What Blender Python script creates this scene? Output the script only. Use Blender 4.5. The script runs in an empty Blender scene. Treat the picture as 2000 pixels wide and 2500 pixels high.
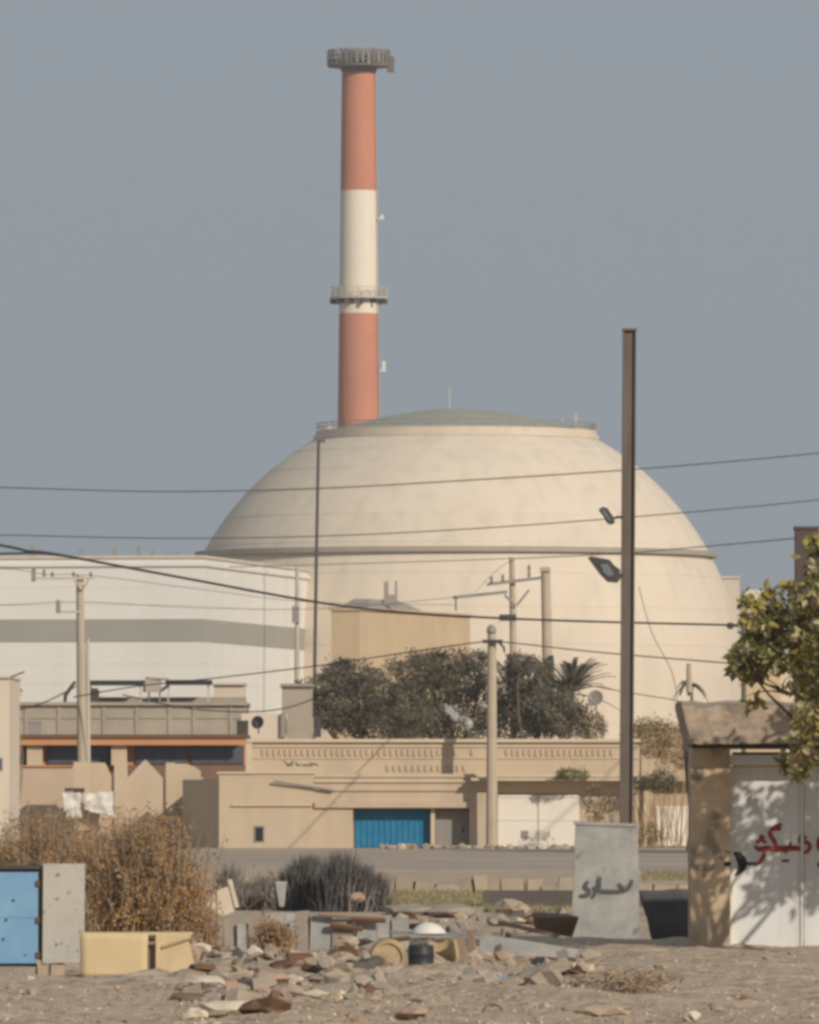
import bpy, math, random
from mathutils import Vector, noise

# ------------------------------------------------------------------ camera, sky, sun, exposure
SC = bpy.context.scene
COL = SC.collection
K, EYE, HOR = 24000.0, 1.77, 1956.0            # one photo pixel is Y/K metres wide at distance Y
SUN_AZ, SUN_EL = 36.0, 26.0                    # sun behind the camera, to the right, fairly low

cam = bpy.data.cameras.new('camera')
camo = bpy.data.objects.new('camera', cam)
COL.objects.link(camo)
camo.location = (0, 0, EYE)
camo.rotation_euler = (math.radians(90), 0, 0)
cam.sensor_fit = 'VERTICAL'
cam.sensor_height = 24.0
cam.lens = 24.0 * K / 2500.0
cam.shift_y = (HOR - 1250.0) / 2500.0
cam.clip_start = 1.0
cam.clip_end = 20000.0
SC.camera = camo

world = bpy.data.worlds.new('World')
SC.world = world
world.use_nodes = True
wn = world.node_tree
wn.nodes.clear()
w_out = wn.nodes.new('ShaderNodeOutputWorld')
w_bg = wn.nodes.new('ShaderNodeBackground')
w_sky = wn.nodes.new('ShaderNodeTexSky')
w_sky.sky_type = 'NISHITA'
w_sky.sun_disc = False
w_sky.sun_elevation = math.radians(SUN_EL)
w_sky.sun_rotation = math.radians(180 - SUN_AZ)
w_sky.altitude = 0
w_sky.air_density = 1.0
w_sky.dust_density = 6.0
w_sky.ozone_density = 1.0
w_mix = wn.nodes.new('ShaderNodeMix')
w_mix.data_type = 'RGBA'
w_mix.inputs[0].default_value = 0.90            # dusty, nearly featureless coastal haze
w_mix.inputs[7].default_value = (2.90, 3.29, 3.70, 1)
wn.links.new(w_sky.outputs[0], w_mix.inputs[6])
wn.links.new(w_mix.outputs[2], w_bg.inputs[0])
w_bg.inputs[1].default_value = 0.10
wn.links.new(w_bg.outputs[0], w_out.inputs[0])

sun = bpy.data.lights.new('sun', 'SUN')
suno = bpy.data.objects.new('sun', sun)
COL.objects.link(suno)
sun.energy = 3.3
sun.angle = math.radians(0.6)
sun.color = (1.0, 0.90, 0.77)
az, el = math.radians(SUN_AZ), math.radians(SUN_EL)
S = Vector((math.sin(az) * math.cos(el), -math.cos(az) * math.cos(el), math.sin(el)))
suno.rotation_euler = S.to_track_quat('Z', 'Y').to_euler()
suno.location = (40, -40, 60)

SC.view_settings.view_transform = 'Standard'
SC.view_settings.look = 'None'
SC.view_settings.exposure = 0.10
SC.view_settings.gamma = 1.0
SC.view_settings.use_curve_mapping = False
SC.render.engine = 'CYCLES'
SC.cycles.use_denoising = True
SC.cycles.max_bounces = 6
SC.cycles.pixel_filter_type = 'BLACKMAN_HARRIS'
SC.cycles.filter_width = 3.4

# ------------------------------------------------------------------ helpers
R = random.Random(7)


def X(px, Y):
    return (px - 1000.0) * Y / K


def Z(py, Y):
    return EYE + (HOR - py) * Y / K


def P(px, py, Y):
    return Vector((X(px, Y), Y, Z(py, Y)))


def DG(py):
    """distance at which flat ground shows at photo row py"""
    return EYE * K / (py - HOR)


ORG = {}


class MB:
    def __init__(s):
        s.v, s.f, s.m = [], [], []

    def add(s, vs, fs, mi=0):
        o = len(s.v)
        s.v.extend([tuple(p) for p in vs])
        for f in fs:
            s.f.append([i + o for i in f])
            s.m.append(mi)
        return s

    def box(s, x0, x1, y0, y1, z0, z1, mi=0):
        vs = [(x0, y0, z0), (x1, y0, z0), (x1, y1, z0), (x0, y1, z0), (x0, y0, z1), (x1, y0, z1), (x1, y1, z1), (x0, y1, z1)]
        return s.add(vs, [(0, 3, 2, 1), (4, 5, 6, 7), (0, 1, 5, 4), (1, 2, 6, 5), (2, 3, 7, 6), (3, 0, 4, 7)], mi)

    def pbox(s, px0, px1, py0, py1, Y, d, mi=0):
        """box whose front face covers photo columns/rows at distance Y, d metres deep"""
        return s.box(X(px0, Y), X(px1, Y), Y, Y + d, Z(py1, Y), Z(py0, Y), mi)

    def rbox(s, c, sx, sy, sz, rz=0.0, rx=0.0, ry=0.0, mi=0, jit=0.0, taper=0.0):
        from mathutils import Euler
        e = Euler((rx, ry, rz)).to_matrix()
        vs = []
        for k in (-1, 1):
            t = 1 - taper if k == 1 else 1
            for (a, b) in ((-1, -1), (1, -1), (1, 1), (-1, 1)):
                p = Vector((a * sx / 2 * t, b * sy / 2 * t, k * sz / 2))
                if jit:
                    p += Vector((R.uniform(-jit, jit), R.uniform(-jit, jit), R.uniform(-jit, jit)))
                vs.append(Vector(c) + e @ p)
        return s.add(vs, [(0, 3, 2, 1), (4, 5, 6, 7), (0, 1, 5, 4), (1, 2, 6, 5), (2, 3, 7, 6), (3, 0, 4, 7)], mi)

    def prism(s, poly, z0, z1, mi=0):
        """plan polygon (counter-clockwise) extruded upwards"""
        n = len(poly)
        vs = [(p[0], p[1], z0) for p in poly] + [(p[0], p[1], z1) for p in poly]
        fs = [list(range(n))[::-1], list(range(n, 2 * n))]
        for i in range(n):
            j = (i + 1) % n
            fs.append((i, j, n + j, n + i))
        return s.add(vs, fs, mi)

    def slab(s, poly, Y, d, mi=0):
        """outline in photo pixels at distance Y extruded d metres away"""
        n = len(poly)
        a = [P(p[0], p[1], Y) for p in poly]
        b = [p + Vector((0, d, 0)) for p in a]
        fs = [list(range(n)), list(range(n, 2 * n))[::-1]]
        for i in range(n):
            j = (i + 1) % n
            fs.append((j, i, n + i, n + j))
        return s.add(a + b, fs, mi)

    def tube(s, pts, rad, n=6, mi=0, cap=True):
        pts = [Vector(p) for p in pts]
        if not isinstance(rad, (list, tuple)):
            rad = [rad] * len(pts)
        vs = []
        for i, p in enumerate(pts):
            t = (pts[min(i + 1, len(pts) - 1)] - pts[max(i - 1, 0)])
            t = t.normalized() if t.length > 1e-9 else Vector((0, 0, 1))
            u = t.cross(Vector((0, 0, 1)))
            if u.length < 0.05:
                u = t.cross(Vector((1, 0, 0)))
            u.normalize()
            w = u.cross(t)
            for k in range(n):
                a = 2 * math.pi * k / n
                vs.append(p + (u * math.cos(a) + w * math.sin(a)) * rad[i])
        fs = []
        for i in range(len(pts) - 1):
            for k in range(n):
                q = (k + 1) % n
                fs.append((i * n + k, i * n + q, (i + 1) * n + q, (i + 1) * n + k))
        if cap:
            fs.append(list(range(n))[::-1])
            fs.append([(len(pts) - 1) * n + k for k in range(n)])
        return s.add(vs, fs, mi)

    def lathe(s, prof, cx, cy, n=64, mi=0):
        """prof: list of (radius, z) from bottom to top"""
        vs, rows = [], []
        for (r, z) in prof:
            if r < 1e-6:
                rows.append([len(vs)])
                vs.append((cx, cy, z))
            else:
                rows.append(list(range(len(vs), len(vs) + n)))
                for k in range(n):
                    a = 2 * math.pi * k / n
                    vs.append((cx + r * math.cos(a), cy + r * math.sin(a), z))
        fs = []
        for a, b in zip(rows[:-1], rows[1:]):
            for k in range(n):
                q = (k + 1) % n
                if len(a) == 1 and len(b) == 1:
                    continue
                if len(b) == 1:
                    fs.append((a[k], a[q], b[0]))
                elif len(a) == 1:
                    fs.append((a[0], b[q], b[k]))
                else:
                    fs.append((a[k], a[q], b[q], b[k]))
        return s.add(vs, fs, mi)

    def blob(s, c, rx, ry, rz, seed=0, rough=0.25, sub=2, mi=0, flat=0.0):
        """an irregular stone"""
        import bmesh
        bm = bmesh.new()
        bmesh.ops.create_icosphere(bm, subdivisions=sub, radius=1.0)
        vs = []
        for v in bm.verts:
            p = v.co.copy()
            q = 1 + rough * noise.noise(p * 1.3 + Vector((seed * 3.1, seed * 1.7, 0))) * 2 + rough * 0.5 * noise.noise(p * 3.1 + Vector((seed, 0, seed)))
            p *= q
            if flat and p.z < -flat:
                p.z = -flat
            vs.append((c[0] + p.x * rx, c[1] + p.y * ry, c[2] + p.z * rz))
        fs = [[v.index for v in f.verts] for f in bm.faces]
        bm.free()
        return s.add(vs, fs, mi)

    def build(s, name, mats, parent=None, smooth=False, org=None):
        if not isinstance(mats, (list, tuple)):
            mats = [mats]
        if org is None:
            if parent is not None:
                org = ORG[parent.name]
            else:
                xs = [p[0] for p in s.v]; ys = [p[1] for p in s.v]; zs = [p[2] for p in s.v]
                org = Vector(((min(xs) + max(xs)) / 2, (min(ys) + max(ys)) / 2, min(zs)))
        me = bpy.data.meshes.new(name)
        me.from_pydata([(p[0] - org[0], p[1] - org[1], p[2] - org[2]) for p in s.v], [], s.f)
        for m in mats:
            me.materials.append(m)
        if len(mats) > 1:
            me.polygons.foreach_set('material_index', s.m)
        if smooth:
            me.polygons.foreach_set('use_smooth', [True] * len(me.polygons))
            if smooth != 'all':
                me.set_sharp_from_angle(angle=math.radians(35))
        me.update()
        o = bpy.data.objects.new(name, me)
        COL.objects.link(o)
        if parent is not None:
            o.parent = parent
        else:
            o.location = org
        ORG[o.name] = Vector(org)
        return o


def tag(o, label, cat, group=None):
    o['label'] = label
    o['category'] = cat
    if group:
        o['group'] = group
    return o


def thing(name, loc, label, cat, group=None):
    o = bpy.data.objects.new(name, None)
    COL.objects.link(o)
    o.location = loc
    o.empty_display_size = 0.2
    ORG[o.name] = Vector(loc)
    return tag(o, label, cat, group)


def struct(o):
    o['kind'] = 'structure'
    return o


# ------------------------------------------------------------------ materials
def mat(name, c, c2=None, scale=3.0, rough=0.85, bump=0.0, bscale=None, detail=6.0, streak=None, spots=None, metal=0.0, transl=0.0, contrast=0.25):
    """two related tones of one paint or stone mixed by noise; optional streaks / spots of dirt; optional relief"""
    m = bpy.data.materials.new(name)
    m.use_nodes = True
    nt = m.node_tree
    N, L = nt.nodes, nt.links
    b = N['Principled BSDF']
    b.inputs['Roughness'].default_value = rough
    b.inputs['Metallic'].default_value = metal
    b.inputs['Specular IOR Level'].default_value = 0.3
    tc = N.new('ShaderNodeTexCoord')
    src = tc.outputs['Object']
    if c2 is None:
        c2 = tuple(max(0.0, q * 0.82) for q in c)
    nz = N.new('ShaderNodeTexNoise')
    nz.inputs['Scale'].default_value = scale
    nz.inputs['Detail'].default_value = detail
    nz.inputs['Roughness'].default_value = 0.62
    L.new(src, nz.inputs['Vector'])
    rp = N.new('ShaderNodeValToRGB')
    rp.color_ramp.elements[0].position = 0.5 - contrast
    rp.color_ramp.elements[1].position = 0.5 + contrast
    rp.color_ramp.elements[0].color = (*c2, 1)
    rp.color_ramp.elements[1].color = (*c, 1)
    L.new(nz.outputs['Fac'], rp.inputs['Fac'])
    cur = rp.outputs['Color']
    if streak:
        sc_, col_, amt = streak
        mp = N.new('ShaderNodeMapping')
        mp.inputs['Scale'].default_value = sc_
        L.new(src, mp.inputs['Vector'])
        n2 = N.new('ShaderNodeTexNoise')
        n2.inputs['Scale'].default_value = 1.0
        n2.inputs['Detail'].default_value = 5.0
        L.new(mp.outputs[0], n2.inputs['Vector'])
        r2 = N.new('ShaderNodeValToRGB')
        r2.color_ramp.elements[0].position = 0.48
        r2.color_ramp.elements[1].position = 0.72
        r2.color_ramp.elements[0].color = (0, 0, 0, 1)
        r2.color_ramp.elements[1].color = (amt, amt, amt, 1)
        L.new(n2.outputs['Fac'], r2.inputs['Fac'])
        mx = N.new('ShaderNodeMix')
        mx.data_type = 'RGBA'
        L.new(r2.outputs[0], mx.inputs[0])
        L.new(cur, mx.inputs[6])
        mx.inputs[7].default_value = (*col_, 1)
        cur = mx.outputs[2]
    if spots:
        sc_, col_, lo = spots
        n3 = N.new('ShaderNodeTexNoise')
        n3.inputs['Scale'].default_value = sc_
        n3.inputs['Detail'].default_value = 3.0
        L.new(src, n3.inputs['Vector'])
        r3 = N.new('ShaderNodeValToRGB')
        r3.color_ramp.elements[0].position = lo
        r3.color_ramp.elements[1].position = lo + 0.06
        L.new(n3.outputs['Fac'], r3.inputs['Fac'])
        mx = N.new('ShaderNodeMix')
        mx.data_type = 'RGBA'
        L.new(r3.outputs[0], mx.inputs[0])
        L.new(cur, mx.inputs[6])
        mx.inputs[7].default_value = (*col_, 1)
        cur = mx.outputs[2]
    L.new(cur, b.inputs['Base Color'])
    if bump:
        nb = N.new('ShaderNodeTexNoise')
        nb.inputs['Scale'].default_value = bscale or scale * 4
        nb.inputs['Detail'].default_value = 8.0
        L.new(src, nb.inputs['Vector'])
        bp = N.new('ShaderNodeBump')
        bp.inputs['Strength'].default_value = 0.6
        bp.inputs['Distance'].default_value = bump
        L.new(nb.outputs['Fac'], bp.inputs['Height'])
        L.new(bp.outputs[0], b.inputs['Normal'])
    if transl:
        tr = N.new('ShaderNodeBsdfTranslucent')
        L.new(cur, tr.inputs['Color'])
        ms = N.new('ShaderNodeMixShader')
        ms.inputs[0].default_value = transl
        L.new(b.outputs[0], ms.inputs[1])
        L.new(tr.outputs[0], ms.inputs[2])
        L.new(ms.outputs[0], N['Material Output'].inputs['Surface'])
    return m


M = {}
M['ground'] = mat('dusty_ground', (0.475, 0.365, 0.265), (0.30, 0.235, 0.175), 0.7, 0.95, 0.14, 5.0, streak=((2.2, 2.2, 2.2), (0.56, 0.44, 0.31), 0.8), spots=(5.0, (0.26, 0.20, 0.145), 0.58))
M['asphalt'] = mat('worn_asphalt', (0.38, 0.315, 0.245), (0.26, 0.215, 0.17), 0.35, 0.95, 0.01, contrast=0.14, streak=((0.06, 0.14, 1), (0.46, 0.37, 0.27), 0.95))
M['dome'] = mat('dome_concrete', (0.65, 0.56, 0.45), (0.58, 0.50, 0.40), 0.12, 0.9, 0.0, streak=((0.55, 0.55, 0.03), (0.47, 0.42, 0.33), 0.5))
M['domecap'] = mat('weathered_roofing', (0.33, 0.33, 0.27), (0.26, 0.26, 0.22), 0.3)
M['steel_pale'] = mat('pale_galvanised_steel', (0.50, 0.45, 0.37), None, 2.0, 0.6)
M['steel_dark'] = mat('dark_steel', (0.075, 0.065, 0.06), (0.05, 0.045, 0.042), 3.0, 0.6)
M['stack_steel'] = mat('hazed_gallery_steel', (0.17, 0.15, 0.13), (0.125, 0.11, 0.10), 3.0, 0.7)  # chimney gallery steel, made paler in colour for distance haze
M['ringsteel'] = mat('weathered_ring_steel', (0.36, 0.315, 0.255), (0.29, 0.255, 0.21), 0.5, 0.7)
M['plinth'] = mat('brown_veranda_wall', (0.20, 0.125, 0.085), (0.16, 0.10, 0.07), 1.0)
M['reed'] = mat('dead_dark_reed', (0.105, 0.098, 0.094), (0.065, 0.062, 0.062), 1.2, 0.9)
M['reed2'] = mat('dead_grey_reed', (0.185, 0.165, 0.145), None, 1.2, 0.9)
M['steel_grey'] = mat('grey_steel', (0.27, 0.25, 0.23), (0.2, 0.185, 0.17), 3.0, 0.6)
M['stack_red'] = mat('chimney_red_paint', (0.53, 0.225, 0.14), (0.43, 0.18, 0.115), 0.25, 0.8, streak=((0.8, 0.8, 0.03), (0.40, 0.22, 0.155), 0.6))
M['stack_white'] = mat('chimney_white_paint', (0.72, 0.65, 0.54), (0.65, 0.585, 0.48), 0.25, 0.8, streak=((0.8, 0.8, 0.03), (0.5, 0.43, 0.33), 0.5))
M['hall'] = mat('white_cladding', (0.72, 0.695, 0.65), (0.66, 0.64, 0.595), 0.08, 0.7, streak=((0.5, 0.5, 0.03), (0.60, 0.56, 0.49), 0.35))
M['hallband'] = mat('grey_cladding_band', (0.33, 0.32, 0.275), (0.29, 0.28, 0.245), 0.2, 0.6)
M['ochre'] = mat('ochre_render', (0.57, 0.43, 0.265), (0.49, 0.375, 0.235), 0.3, 0.9, streak=((0.8, 0.8, 0.05), (0.44, 0.345, 0.23), 0.55))
M['roofgrey'] = mat('roof_grey', (0.30, 0.265, 0.24), None, 0.5)
M['pale'] = mat('pale_beige_render', (0.64, 0.55, 0.44), (0.55, 0.47, 0.375), 0.25, 0.9, streak=((0.9, 0.9, 0.2), (0.48, 0.41, 0.33), 0.5))
M['beige'] = mat('house_beige_render', (0.53, 0.425, 0.30), (0.455, 0.365, 0.26), 0.6, 0.9, 0.003, 20, streak=((1.2, 1.2, 0.25), (0.40, 0.325, 0.24), 0.7), spots=(0.55, (0.47, 0.39, 0.295), 0.56))
M['beige2'] = mat('house_trim_beige', (0.58, 0.475, 0.345), (0.51, 0.415, 0.30), 0.8, 0.9)
M['pinkb'] = mat('pinkish_render', (0.51, 0.39, 0.29), (0.43, 0.33, 0.245), 0.8, 0.9)
M['garden'] = mat('garden_wall_render', (0.56, 0.44, 0.315), (0.47, 0.375, 0.27), 0.7, 0.9, streak=((1.5, 1.5, 0.3), (0.44, 0.33, 0.22), 0.4))
M['orange'] = mat('orange_trim', (0.52, 0.27, 0.13), (0.44, 0.22, 0.11), 1.0)
M['brownroof'] = mat('brown_eave', (0.17, 0.085, 0.05), None, 1.0)
M['winblue'] = mat('dusty_window_glass', (0.11, 0.12, 0.17), (0.07, 0.08, 0.11), 1.5, 0.25)
M['dark'] = mat('dark_opening', (0.025, 0.022, 0.02), None, 2.0, 0.8)
M['bluegate'] = mat('blue_gate_paint', (0.02, 0.20, 0.36), (0.012, 0.13, 0.27), 2.5, 0.5)
M['greygate'] = mat('grey_gate_paint', (0.26, 0.245, 0.22), None, 1.5, 0.6)
M['whitegate'] = mat('white_gate_paint', (0.72, 0.68, 0.60), (0.66, 0.62, 0.54), 1.0, 0.5)
M['concpole'] = mat('concrete_pole', (0.46, 0.385, 0.29), (0.37, 0.31, 0.24), 1.5, 0.9)
M['woodpole'] = mat('rust_brown_steel_pole', (0.155, 0.125, 0.105), (0.095, 0.075, 0.066), 1.2, 0.75, streak=((9, 9, 0.5), (0.20, 0.165, 0.14), 0.6))
M['wire'] = mat('black_cable', (0.04, 0.036, 0.034), None, 2.0, 0.7)
M['wirethin'] = mat('weathered_conductor', (0.11, 0.10, 0.09), None, 2.0, 0.6)
M['lampglass'] = mat('lamp_glass', (0.17, 0.20, 0.22), None, 2.0, 0.15)
M['roofwall'] = mat('rooftop_wall', (0.40, 0.345, 0.275), (0.30, 0.26, 0.21), 0.5, streak=((0.9, 0.9, 0.4), (0.27, 0.235, 0.195), 0.6))
M['slabconc'] = mat('weathered_cement', (0.375, 0.37, 0.345), (0.24, 0.242, 0.236), 2.6, 0.95, 0.01, 14, contrast=0.15, streak=((1.2, 1.2, 2.2), (0.42, 0.40, 0.34), 0.7), spots=(4.0, (0.20, 0.195, 0.18), 0.62))
M['pillar'] = mat('stained_plaster', (0.56, 0.425, 0.285), (0.38, 0.295, 0.21), 1.7, 0.95, 0.02, 9, contrast=0.13, spots=(2.6, (0.25, 0.20, 0.15), 0.62))
M['roofplaster'] = mat('rough_roof_plaster', (0.42, 0.33, 0.25), (0.21, 0.17, 0.135), 3.4, 0.95, 0.06, 6, contrast=0.11, spots=(3.0, (0.47, 0.36, 0.28), 0.6))
M['door'] = mat('white_door_paint', (0.66, 0.665, 0.65), (0.57, 0.575, 0.56), 1.4, 0.6, streak=((3, 3, 0.5), (0.46, 0.45, 0.42), 0.6))
M['red'] = mat('red_spray_paint', (0.30, 0.045, 0.03), (0.19, 0.032, 0.022), 8.0, 0.7)
M['black'] = mat('black_spray_paint', (0.022, 0.022, 0.024), None, 8.0, 0.7)
M['greyscript'] = mat('faded_black_paint', (0.10, 0.10, 0.10), (0.06, 0.06, 0.06), 8.0, 0.8)
M['bluebox'] = mat('sky_blue_paint', (0.18, 0.345, 0.52), (0.15, 0.30, 0.46), 2.5, 0.5, streak=((3, 3, 3), (0.24, 0.40, 0.52), 0.7), spots=(7, (0.20, 0.20, 0.22), 0.66))
M['cement'] = mat('pitted_cement_panel', (0.47, 0.44, 0.39), (0.40, 0.375, 0.33), 3.0, 0.9, 0.01, 20, spots=(8.5, (0.17, 0.155, 0.14), 0.625))
M['carton'] = mat('pale_yellow_carton', (0.60, 0.475, 0.28), (0.53, 0.41, 0.24), 2.0, 0.85, streak=((5, 5, 2), (0.46, 0.37, 0.24), 0.6))
M['bark'] = mat('tree_bark', (0.16, 0.125, 0.095), (0.11, 0.085, 0.065), 4.0)
M['twig'] = mat('dry_twig', (0.38, 0.265, 0.15), (0.27, 0.185, 0.11), 4.0)
M['twiggrey'] = mat('grey_twig', (0.30, 0.245, 0.19), None, 4.0)
M['dry1'] = mat('dry_leaf_orange', (0.52, 0.28, 0.095), (0.40, 0.21, 0.075), 3.0, 0.8, transl=0.25)
M['dry2'] = mat('dry_leaf_brown', (0.36, 0.225, 0.12), (0.27, 0.165, 0.095), 3.0, 0.8, transl=0.2)
M['dry3'] = mat('dry_straw', (0.47, 0.34, 0.19), (0.38, 0.27, 0.15), 3.0, 0.8, transl=0.2)
M['lf1'] = mat('leaf_yellow_green', (0.42, 0.35, 0.10), (0.31, 0.265, 0.08), 4.0, 0.5, transl=0.3)
M['lf2'] = mat('leaf_green', (0.18, 0.175, 0.065), (0.13, 0.13, 0.05), 4.0, 0.5, transl=0.25)
M['lf3'] = mat('leaf_pale', (0.50, 0.44, 0.24), (0.40, 0.35, 0.18), 4.0, 0.5, transl=0.25)
M['ac1'] = mat('acacia_leaf', (0.10, 0.098, 0.05), (0.065, 0.064, 0.036), 2.0, 0.7, transl=0.15)
M['ac2'] = mat('acacia_leaf_light', (0.22, 0.185, 0.10), (0.155, 0.135, 0.075), 2.0, 0.7, transl=0.15)
M['ac3'] = mat('acacia_dry_twig', (0.20, 0.165, 0.13), (0.14, 0.115, 0.09), 2.0, 0.8)
M['bush1'] = mat('bush_leaf', (0.10, 0.115, 0.045), (0.07, 0.08, 0.035), 2.0, 0.7, transl=0.15)
M['bush2'] = mat('bush_leaf_light', (0.17, 0.18, 0.06), (0.12, 0.13, 0.05), 2.0, 0.7, transl=0.15)
M['palm'] = mat('palm_leaf', (0.15, 0.135, 0.10), (0.105, 0.095, 0.07), 2.0, 0.7)
M['net'] = mat('dark_gap_shade', (0.10, 0.095, 0.095), (0.06, 0.058, 0.058), 1.5, 0.9, 0.02, 6, streak=((6, 6, 0.6), (0.115, 0.11, 0.105), 0.6))  # dark tone of the sheet that stands for shade beside the pillar
M['blackplastic'] = mat('black_plastic', (0.035, 0.036, 0.04), None, 3.0, 0.5)
M['stone1'] = mat('stone_beige', (0.44, 0.345, 0.245), (0.33, 0.26, 0.19), 5.0, 0.95, 0.01, 30)
M['stone2'] = mat('stone_grey', (0.34, 0.285, 0.23), (0.24, 0.20, 0.165), 5.0, 0.95, 0.01, 30)
M['chunk'] = mat('dusty_cement_chunk', (0.37, 0.32, 0.265), (0.26, 0.225, 0.19), 4.0, 0.95, 0.01, 25)
M['stone3'] = mat('stone_pale', (0.60, 0.52, 0.41), (0.50, 0.43, 0.34), 5.0, 0.95, 0.01, 30)
M['stone4'] = mat('brick_red', (0.40, 0.28, 0.205), (0.30, 0.21, 0.155), 5.0, 0.95, 0.01, 30)
M['rust'] = mat('rusty_iron', (0.16, 0.085, 0.05), (0.10, 0.055, 0.035), 6.0, 0.85)
M['wood'] = mat('weathered_timber', (0.30, 0.225, 0.16), (0.22, 0.16, 0.115), 3.0, 0.9)
M['ochrepot'] = mat('ochre_clay', (0.50, 0.38, 0.21), (0.33, 0.25, 0.155), 7.0, 0.9, contrast=0.14)
M['white'] = mat('dirty_white_plastic', (0.70, 0.67, 0.61), (0.52, 0.49, 0.44), 4.0, 0.6)
M['bluebag'] = mat('faded_blue_plastic', (0.22, 0.28, 0.38), None, 4.0, 0.6)
M['darkwall'] = mat('dark_low_wall', (0.12, 0.105, 0.095), (0.08, 0.07, 0.064), 1.5, 0.95)
M['kerb'] = mat('pale_kerb_stone', (0.38, 0.315, 0.235), (0.28, 0.235, 0.18), 1.2, 0.95, 0.01)
M['grass'] = mat('weed_green', (0.195, 0.185, 0.095), (0.14, 0.13, 0.075), 1.0, 0.8)
M['taupe'] = mat('tan_render', (0.46, 0.355, 0.255), (0.37, 0.285, 0.205), 0.7, 0.9)
M['paleblue'] = mat('pale_blue_shutter', (0.40, 0.44, 0.45), None, 1.0, 0.6)
M['browncol'] = mat('shade_darkened_steel', (0.085, 0.065, 0.058), None, 1.0, 0.7)  # brown steel with the column's shade worked into its colour

# ------------------------------------------------------------------ ground and road
def gh(x, y):
    """height of the waste ground: lumpy close by, level further off"""
    k = max(0.0, min(1.0, (150.0 - y) / 40.0))
    if abs(x) > 14:
        k *= max(0.0, 1 - (abs(x) - 14) / 6.0)
    p = Vector((x * 0.9, y * 0.35, 0.0))
    rub = max(0.0, 1 - abs(y - 101) / 17.0) * max(0.0, 1 - abs(x + 0.5) / 3.2)
    h = rub * (0.12 + 0.20 * noise.noise(Vector((x * 3.3, y * 1.6, 7.0))) + 0.07 * noise.noise(Vector((x * 9, y * 5, 3.0)))) + 0.10 * noise.noise(p) + 0.045 * noise.noise(p * 3.1) + 0.02 * noise.noise(Vector((x * 6, y * 3, 2.0)))
    return h * k


def lin(a, b, n):
    return [a + (b - a) * i / n for i in range(n)]


gx = [-2500, -1300, -600, -250, -120, -60, -35, -24, -20] + lin(-16, 16, 260) + [16, 20, 24, 35, 60, 120, 250, 600, 1300, 2500]
gy = [-300, -100, 0, 30, 50, 62] + lin(70, 126, 300) + lin(126, 160, 50) + [160, 175, 190, 210, 240, 300, 380, 500, 700, 1000, 1500, 2200, 3000, 4000]
g = MB()
vs = [(x, y, gh(x, y)) for y in gy for x in gx]
nx = len(gx)
fs = [(j * nx + i, j * nx + i + 1, (j + 1) * nx + i + 1, (j + 1) * nx + i) for j in range(len(gy) - 1) for i in range(nx - 1)]
g.add(vs, fs)
struct(g.build('ground', M['ground'], smooth='all', org=Vector((0, 0, 0))))
struct(MB().box(-400, 400, 248, 352, -0.3, 0.03).build('road', M['asphalt'], org=Vector((0, 300, 0))))

# pale kerb wall of single blocks on the near side of the road
kw = thing('kerb_wall', (X(1120, 192), 192, 0), 'low wall of pale kerb blocks along the near side of the road', 'wall')
px = 540.0
while px < 1700:
    w = R.uniform(34, 62)
    h = R.uniform(0.14, 0.36)
    c = MB()
    c.rbox((X(px + w / 2, 192), 192 + R.uniform(-0.05, 0.05), h / 2 - 0.02), w * 192 / K - 0.025, 0.28, h, R.uniform(-0.2, 0.2), 0, R.uniform(-0.05, 0.05), jit=0.03)
    c.build('kerb_block', M['kerb'], kw)
    px += w
tag(MB().pbox(1180, 1692, 2174, 2216, 165.0, 0.35).build('low_wall', M['darkwall']), 'long low dark wall behind the graffiti slab', 'wall')


# ------------------------------------------------------------------ power station
def ring_rail(parent, cx, cy, r, z0, h, nposts, m, rails=2, rad=0.06):
    rl = MB()
    n = 96
    for k in range(rails):
        z = z0 + h * (k + 1) / rails
        pts = [(cx + r * math.cos(2 * math.pi * i / n), cy + r * math.sin(2 * math.pi * i / n), z) for i in range(n + 1)]
        rl.tube(pts, rad, 5, cap=False)
    ro = rl.build('railing', m, parent)
    for i in range(nposts):
        a = 2 * math.pi * i / nposts
        x, y = cx + r * math.cos(a), cy + r * math.sin(a)
        MB().box(x - rad, x + rad, y - rad, y + rad, z0, z0 + h).build('post', m, ro, org=ORG[parent.name])
    return ro


DY = 1040.0
ds = DY / K
DX, DR, DZ = X(1114, DY), 703 * ds, Z(1686, DY)
dome = thing('containment_dome', (DX, DY, 0), 'huge cream concrete reactor dome with flattened ringed top behind the houses', 'dome')
zt, zl = Z(1066, DY), Z(1352, DY)
prof = [(DR, 0.0), (DR, DZ * 0.5), (DR, DZ)]
a0 = math.asin((zt - DZ) / DR)
for i in range(1, 41):
    a = a0 * i / 40
    prof.append((DR * math.cos(a), DZ + DR * math.sin(a)))
MB().lathe(prof, DX, DY, 160).build('shell', M['dome'], dome, smooth=True)
for k in range(1, 9):
    a = a0 * (k / 9.0) ** 0.9
    r_, z_ = DR * math.cos(a), DZ + DR * math.sin(a)
    MB().lathe([(r_ - 0.05, z_ - 0.05), (r_ + 0.045, z_ - 0.05), (r_ + 0.02, z_ + 0.05), (r_ - 0.08, z_ + 0.06)], DX, DY, 160).build('pour_joint', M['dome'], dome, smooth=True)
rt = DR * math.cos(a0)
cap_top = Z(1000, DY + 2)
prof = [(rt - 0.2, zt + 0.2)]
for i in range(1, 15):
    t = i / 14.0
    prof.append(((rt - 0.9) * (1 - t) if i < 14 else 0.0, zt + 0.3 + (cap_top - zt - 0.3) * (1 - (1 - t) ** 1.9)))
MB().lathe(prof, DX, DY, 120).build('roof_cap', M['domecap'], dome, smooth=True)
rl_ = math.sqrt(DR * DR - (zl - DZ) ** 2)
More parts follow.
